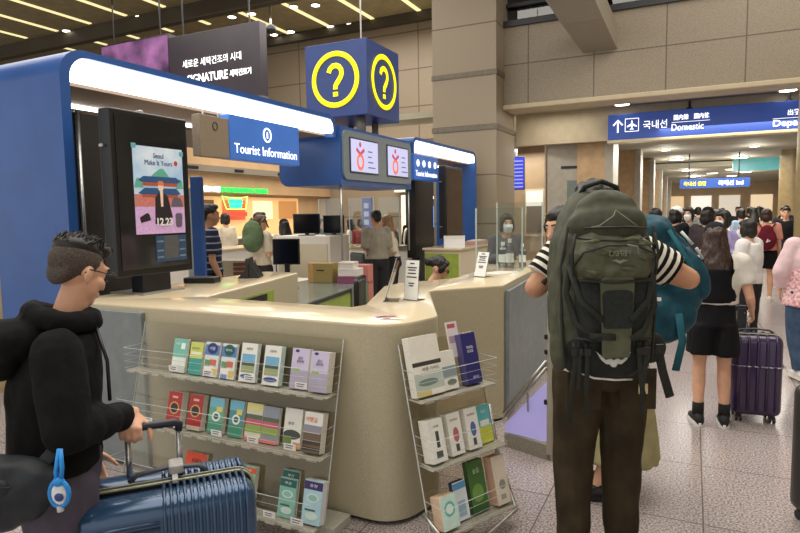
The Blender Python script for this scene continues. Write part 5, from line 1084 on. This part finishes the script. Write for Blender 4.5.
for k, (x, y, h, r) in enumerate([(-.3, 3.25, .3, .04), (-.4, 3.35, .26, .045), (-.22, 3.45, .24, .035)]):
    o = obj('clear_bottle', ('tall clear pump bottle', 'wide clear jar', 'small clear bottle')[k]+' behind the acrylic screen on the right counter', 'bottle', (x, y, 1.09))
    MB().lathe([(r, 0), (r, h*.7), (r*.5, h*.8), (r*.4, h*.86)]).build('vessel', glass('frosted_bottle', (216, 224, 228), .12, .1), o, 'auto'); MB().lathe([(r*.45, h*.86), (r*.45, h)]).build('cap', white, o); MB().lathe([(r*1.01, h*.2), (r*1.01, h*.5)]).build('label_band', wht, o)
# staff and visitors round the island
gy2 = cloth('stone_grey_shirt', (150, 144, 128), .05)
Js = std_joints(.93, arms='front')
def sit(J, dz):
    J = dict(J)
    for k in J: J[k] = J[k]+Vector((0, 0, -dz)) if k[:2] not in ('kn', 'an', 'to') else J[k]
    for q in 'LR':
        s = -1 if q == 'L' else 1; J['kn'+q] = Vector((s*.1, .4, .5)); J['an'+q] = Vector((s*.1, .38, .09)); J['toe'+q] = Vector((s*.11, .52, .035))
    return J
person('clerk with tied black hair and glasses seated low behind the printed notice', (-1.15, 2.62, 0), R(-72), sit(std_joints(.93, arms='front', lean=.3), .36), (0, 1), .93, 1, top=bk, sleeve=1, bottom=bk, shoes=black, hair=('bun', hairk), look=(-.1, .85, -.45), glasses=True, seed=101)
person('masked clerk in grey behind the acrylic screens on the right counter', (-.72, 4.6, 0), R(-150), std_joints(.95, arms='front'), (0, 1), .95, 1, top=cloth('slate_top', (92, 92, 100)), sleeve=1, bottom=bk, shoes=black, hair=('bob', hairk), mask=whm, seed=103)
stp = striped('navy_polo_stripe', (44, 50, 76), (150, 152, 164), .075, .22)
person('man in a navy polo with pale stripes standing left of the island', CW(-2.23, 7.0), R(-30), std_joints(1.05), (0, 1), 1.05, 1, top=stp, sleeve=.42, bottom=bk, shoes=black, hair=('short', hairk), skinm=skin2, loose=.02, seed=107)
gpp, _, _ = person('person in a cream shirt carrying a green backpack at the far counter', CW(-2.08, 8.95), R(-15), std_joints(.97, arms='front'), (0, 1), .97, 1, top=crm, sleeve=.45, bottom=dk, shoes=black, hair=('short', mat('auburn_hair', (92, 56, 34), .5, var=.2, scale=50)), loose=.03, seed=109)
gbk = thing('day_backpack', 'sage green backpack on the person at the far counter', 'backpack', CW(-2.14, 8.75, 1.36), R(5))
b = MB().ell((0, 0, 0), (.17, .11, .24)).ell((0, -.06, -.08), (.12, .08, .12)); link('bag_body', remesh(b, 'bag_body', .014, 4, .01, 7, 3), cloth('sage_canvas', (96, 116, 84), .06), gbk, True)
for s in (-1, 1): MB().tube([(s*.1, .05, .2), (s*.11, .15, .27), (s*.13, .22, .12)], .016, flat=.3).build('strap', cloth('sage_canvas', (96, 116, 84)), gbk, True)
person('tall visitor with dark hair behind the person with the green backpack', CW(-2.28, 9.75), R(-60), std_joints(1.0, arms='front'), (0, 1), 1.0, 0, top=crm, sleeve=.5, bottom=dk, shoes=black, hair=('short', hairk), seed=113)
person('woman in a cream top and black cap at the far counter', CW(-1.95, 10.2), R(60), std_joints(.93, arms='front'), (0, 1), .93, 0, top=crm, sleeve=.6, bottom=dk, shoes=black, hair=('cap', hairk, bk, 'long'), seed=127)
person('shop assistant in a beige top before the green neon shop', (-7.4, 7.0, 0), R(80), std_joints(1.0), (0, 1), 1.0, 0, top=crm, bottom=bk, shoes=black, hair=('bob', hairk), seed=131)
person('man in a stone grey shirt standing behind the cream middle counter', CW(-.36, 9.4), R(55), std_joints(1.0, arms='front'), (0, 1), 1.0, 1, top=gy2, sleeve=.5, bottom=dk, shoes=black, hair=('short', hairk), skinm=skin2, loose=.02, seed=137)
person('woman with light brown hair leaning beside the man in the stone grey shirt', CW(-.10, 9.9), R(120), std_joints(.95, arms='front', lean=.1), (0, 1), .95, 0, top=crm, bottom=dk, shoes=black, hair=('long', mat('light_brown_hair', (150, 112, 78), .5, var=.2, scale=50)), seed=139)
far = [(-5.3, 7.75, 0, .98), (-5.0, 8.5, 5, .97), (-5.5, 8.9, 8, .96), (-4.3, 8.0, 1, .99), (-4.0, 7.75, 2, .97), (-3.75, 8.5, 0, .98), (-4.2, 9.2, 3, .97), (-4.5, 10.0, 8, .96), (-4.9, 10.8, 0, 1.0), (-5.6, 10.1, 2, .96), (-5.9, 11.2, 7, .95), (-4.1, 11.2, 0, .98), (-5.3, 11.7, 5, .98), (-7.0, 9.9, 1, .97)]
for i, (x, y, a, s) in enumerate(far):
    person('%s person in %s among the visitors waiting behind the island' % (('short', 'dark haired', 'long haired', 'standing')[i % 4], names[a]), (x, y, 0), R(50*i), std_joints(s*.95), (0, 1), s*.95, 0, top=cols[a], bottom=cols[(a+2) % 4], shoes=black, hair=(('short', 'bob', 'long')[i % 3], hairk), vox=.03, seed=150+i, group='visitors behind the island')
# shop front along the left, with neon
struct(MB().box(-10.3, -10.1, 8, 15.3, 2.28, 3.4).box(-10.6, -10.3, 8, 15.3, 0, 2.28).build('wall_left', mat('tan_shop_fascia', (190, 158, 120), .6, var=.03, scale=2)))
struct(MB().box(-10.1, -9.9, 8, 15.3, 2.82, 2.98).build('trim_4', mat('grey_bulkhead', (128, 120, 110), .6)))
for k, y in enumerate((8.5, 10.2, 12.1, 13.8)): tag(MB().box(-9.92, -9.88, y, y+.35, 2.86, 2.93).build('air_vent', black), 'small dark vent slot in the grey band above the neon shop', 'vent', 'vent slots above the shop')
si = obj('shop_counter', 'warm lit shop interior counter under the green sign', 'shop', (-10.28, 8.4, 0))
MB().box(0, .02, 0, 5.2, 1.0, 2.2).build('lit_back_wall', glow('warm_shop_light', (226, 180, 124), .42), si)
MB().box(.1, .7, 0, 5.2, 0, 1.05, .01).build('counter_body', mat('dark_grey_counter', (86, 82, 78), .5), si); MB().box(.08, .74, -.02, 5.22, 1.05, 1.09).build('counter_top', white, si)
for k in range(4): MB().box(.03, .06, .4+1.25*k, 1.3+1.25*k, 1.55, 2.1).build('menu_board', glow('menu_board_%d' % k, [(90, 60, 40), (200, 90, 60), (236, 220, 180), (170, 120, 70)][k], .5), si)
sg1 = obj('shop_sign', 'lit white and green doughnut shop sign on the tan fascia', 'sign', (-10.08, 9.2, 2.3))
MB().prism(fillet([(0, .0, .03), (.28, .03), (.56, .0, .03), (.56, .16, .03), (.28, .13), (0, .16, .03)]), 0, .05, 'X').build('logo_panel', whiteglow, sg1)
text('logo_lettering', 'Krispy Kreme', .44, .07, faceX(.052, .28, .08), mat('sign_red_ink', (206, 170, 170), .5), sg1)
text('lettering', 'DOUGHNUTS & COFFEE', 1.95, .13, faceX(.03, 1.6, .075), glow('green_sign_light', (40, 226, 90), 1.1), sg1, .02, bold=.03)
nn = obj('neon_sign', 'green neon sign in the shop window', 'sign', (-10.05, 10.35, 1.85))
gl = glow('green_neon', (30, 240, 150), 1.6); yl = glow('yellow_green_neon', (190, 240, 120), 1.2)
MB().tube([(0, -.52, .36), (0, -.2, .31), (0, .2, .31), (0, .52, .36), (0, .42, 0), (0, -.36, 0)], .014, closed=True).build('outline_tube', yl, nn)
text('lettering', 'ORIGINAL\nGLAZED', .56, .24, faceX(.0, .02, .15), gl, nn, .02, bold=.04, space=.8)
MB().box(-.04, -.02, -.5, .5, -.2, -.08).build('red_panel', glow('red_panel_light', (206, 70, 50), .6), nn)
lc = obj('light_strip', 'bright white lit shop fascia far behind the header', 'light', (-7.4, 14.9, 2.45)); MB().box(0, 2.6, 0, .1, 0, .12).build('tube', lamp, lc); MB().box(-.05, 2.65, .1, .3, -.1, .3).build('housing', white, lc)
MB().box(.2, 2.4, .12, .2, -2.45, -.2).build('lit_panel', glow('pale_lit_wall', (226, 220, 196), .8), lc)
struct(MB().box(-5.9, -3.75, 12.6, 12.7, 0, 3.6).build('wall_green', mat('dark_teal_partition', (40, 58, 54), .4)))
bs = obj('video_screen', 'bright blue video screen on the dark teal wall', 'screen', (-5.55, 12.55, 1.25)); MB().box(0, .75, 0, .05, 0, .62, .01).build('frame', black, bs); MB().box(.02, .73, -.008, 0, .02, .6).build('screen', glow('blue_video', (84, 150, 226), .9), bs)
s3 = obj('shop_sign', 'small lit white sign above the blue video screen', 'sign', (-5.55, 12.55, 1.95)); MB().box(0, .75, 0, .05, 0, .26, .01).build('panel', black, s3); text('lettering', 'SHOP', .6, .12, faceY(.38, -.01, .13), whiteglow, s3, bold=.05)
tt = obj('info_totem', 'slim blue information totem with small icons behind the middle counter', 'totem', (-4.35, 7.6, 0)); MB().box(-.1, .1, -.04, .04, 0, 1.98, .01).build('panel', mat('indigo_totem', (70, 84, 150), .4, emit=.15), tt)
for z in (1.82, 1.66, 1.5): MB().box(-.05, .05, -.05, -.04, z-.05, z+.05).build('icon', mat('pale_icon', (190, 196, 226), .5), tt)
b5 = obj('blue_stand', 'blue edged standing panel beside the man in the striped polo', 'stand', (-3.2, 1.95, 0), R(20)); MB().box(-.06, .06, -.04, .04, 0, 2.07, .02).build('post', blue, b5); MB().box(-.2, .2, -.15, .15, 0, .03, .01).build('foot', blue, b5); MB().box(-.12, -.06, -.02, .02, .3, 1.95).build('panel_edge', steel, b5)
# right of the column: flight board, brown wall, tall grey unit
struct(MB().box(-4.0, -2.15, 13.2, 13.4, 0, 3.88).build('wall_brown', mat('tan_stone_wall', (158, 134, 104), .5, var=.05, scale=3)))
fb = obj('flight_board', 'blue lit flight information board past the granite column', 'screen', (-2.72, 12.1, 2.2)); MB().box(-.1, .32, 0, .08, 0, .82, .01).build('casing', black, fb); MB().box(-.09, .31, -.008, 0, .02, .8).build('screen', glow('blue_board', (60, 66, 190), .9), fb)
for k in range(8): MB().box(-.07, .28, -.012, -.008, .06+.09*k, .09+.09*k).build('flight_row', glow('board_rows', (150, 160, 230), .9), fb)
MB().tube([(.1, .04, .82), (.1, .04, 1.2)], .03).build('pole', steel, fb)
un = obj('service_pillar', 'tall pale grey service pillar with a dark niche left of the backpack', 'pillar', (-1.67, 11.32, 0), R(12))
MB().box(0, .3, 0, .6, 0, 3.36).box(.3, .8, 0.02, .6, 0, 3.36).build('casing', greyclad, un); MB().box(.44, .72, .0, .03, .9, 2.35).build('niche_panel', mat('grey_green_glass', (112, 124, 116), .15), un); MB().box(.3, .78, .0, .03, 2.62, 2.68).build('slot', black, un)
sh = obj('shop_window', 'lit shop window on the tan wall left of the grey pillar', 'window', (-2.66, 13.15, 1.0)); MB().box(0, .52, 0, .05, 0, 1.25, .01).build('frame', plaster, sh); MB().box(.04, .48, -.01, 0, .6, 1.2).build('pane', glow('pale_shop_window', (206, 200, 190), .6), sh); MB().box(.05, .47, -.02, -.01, .1, .8).build('shelf', mat('grey_brown_shelf', (116, 100, 90), .6), sh)
struct(MB().box(-5.4, -4.05, .7, 1.9, 0, 2.55).build('partition', mat('olive_tan_column', (156, 136, 96), .35)))
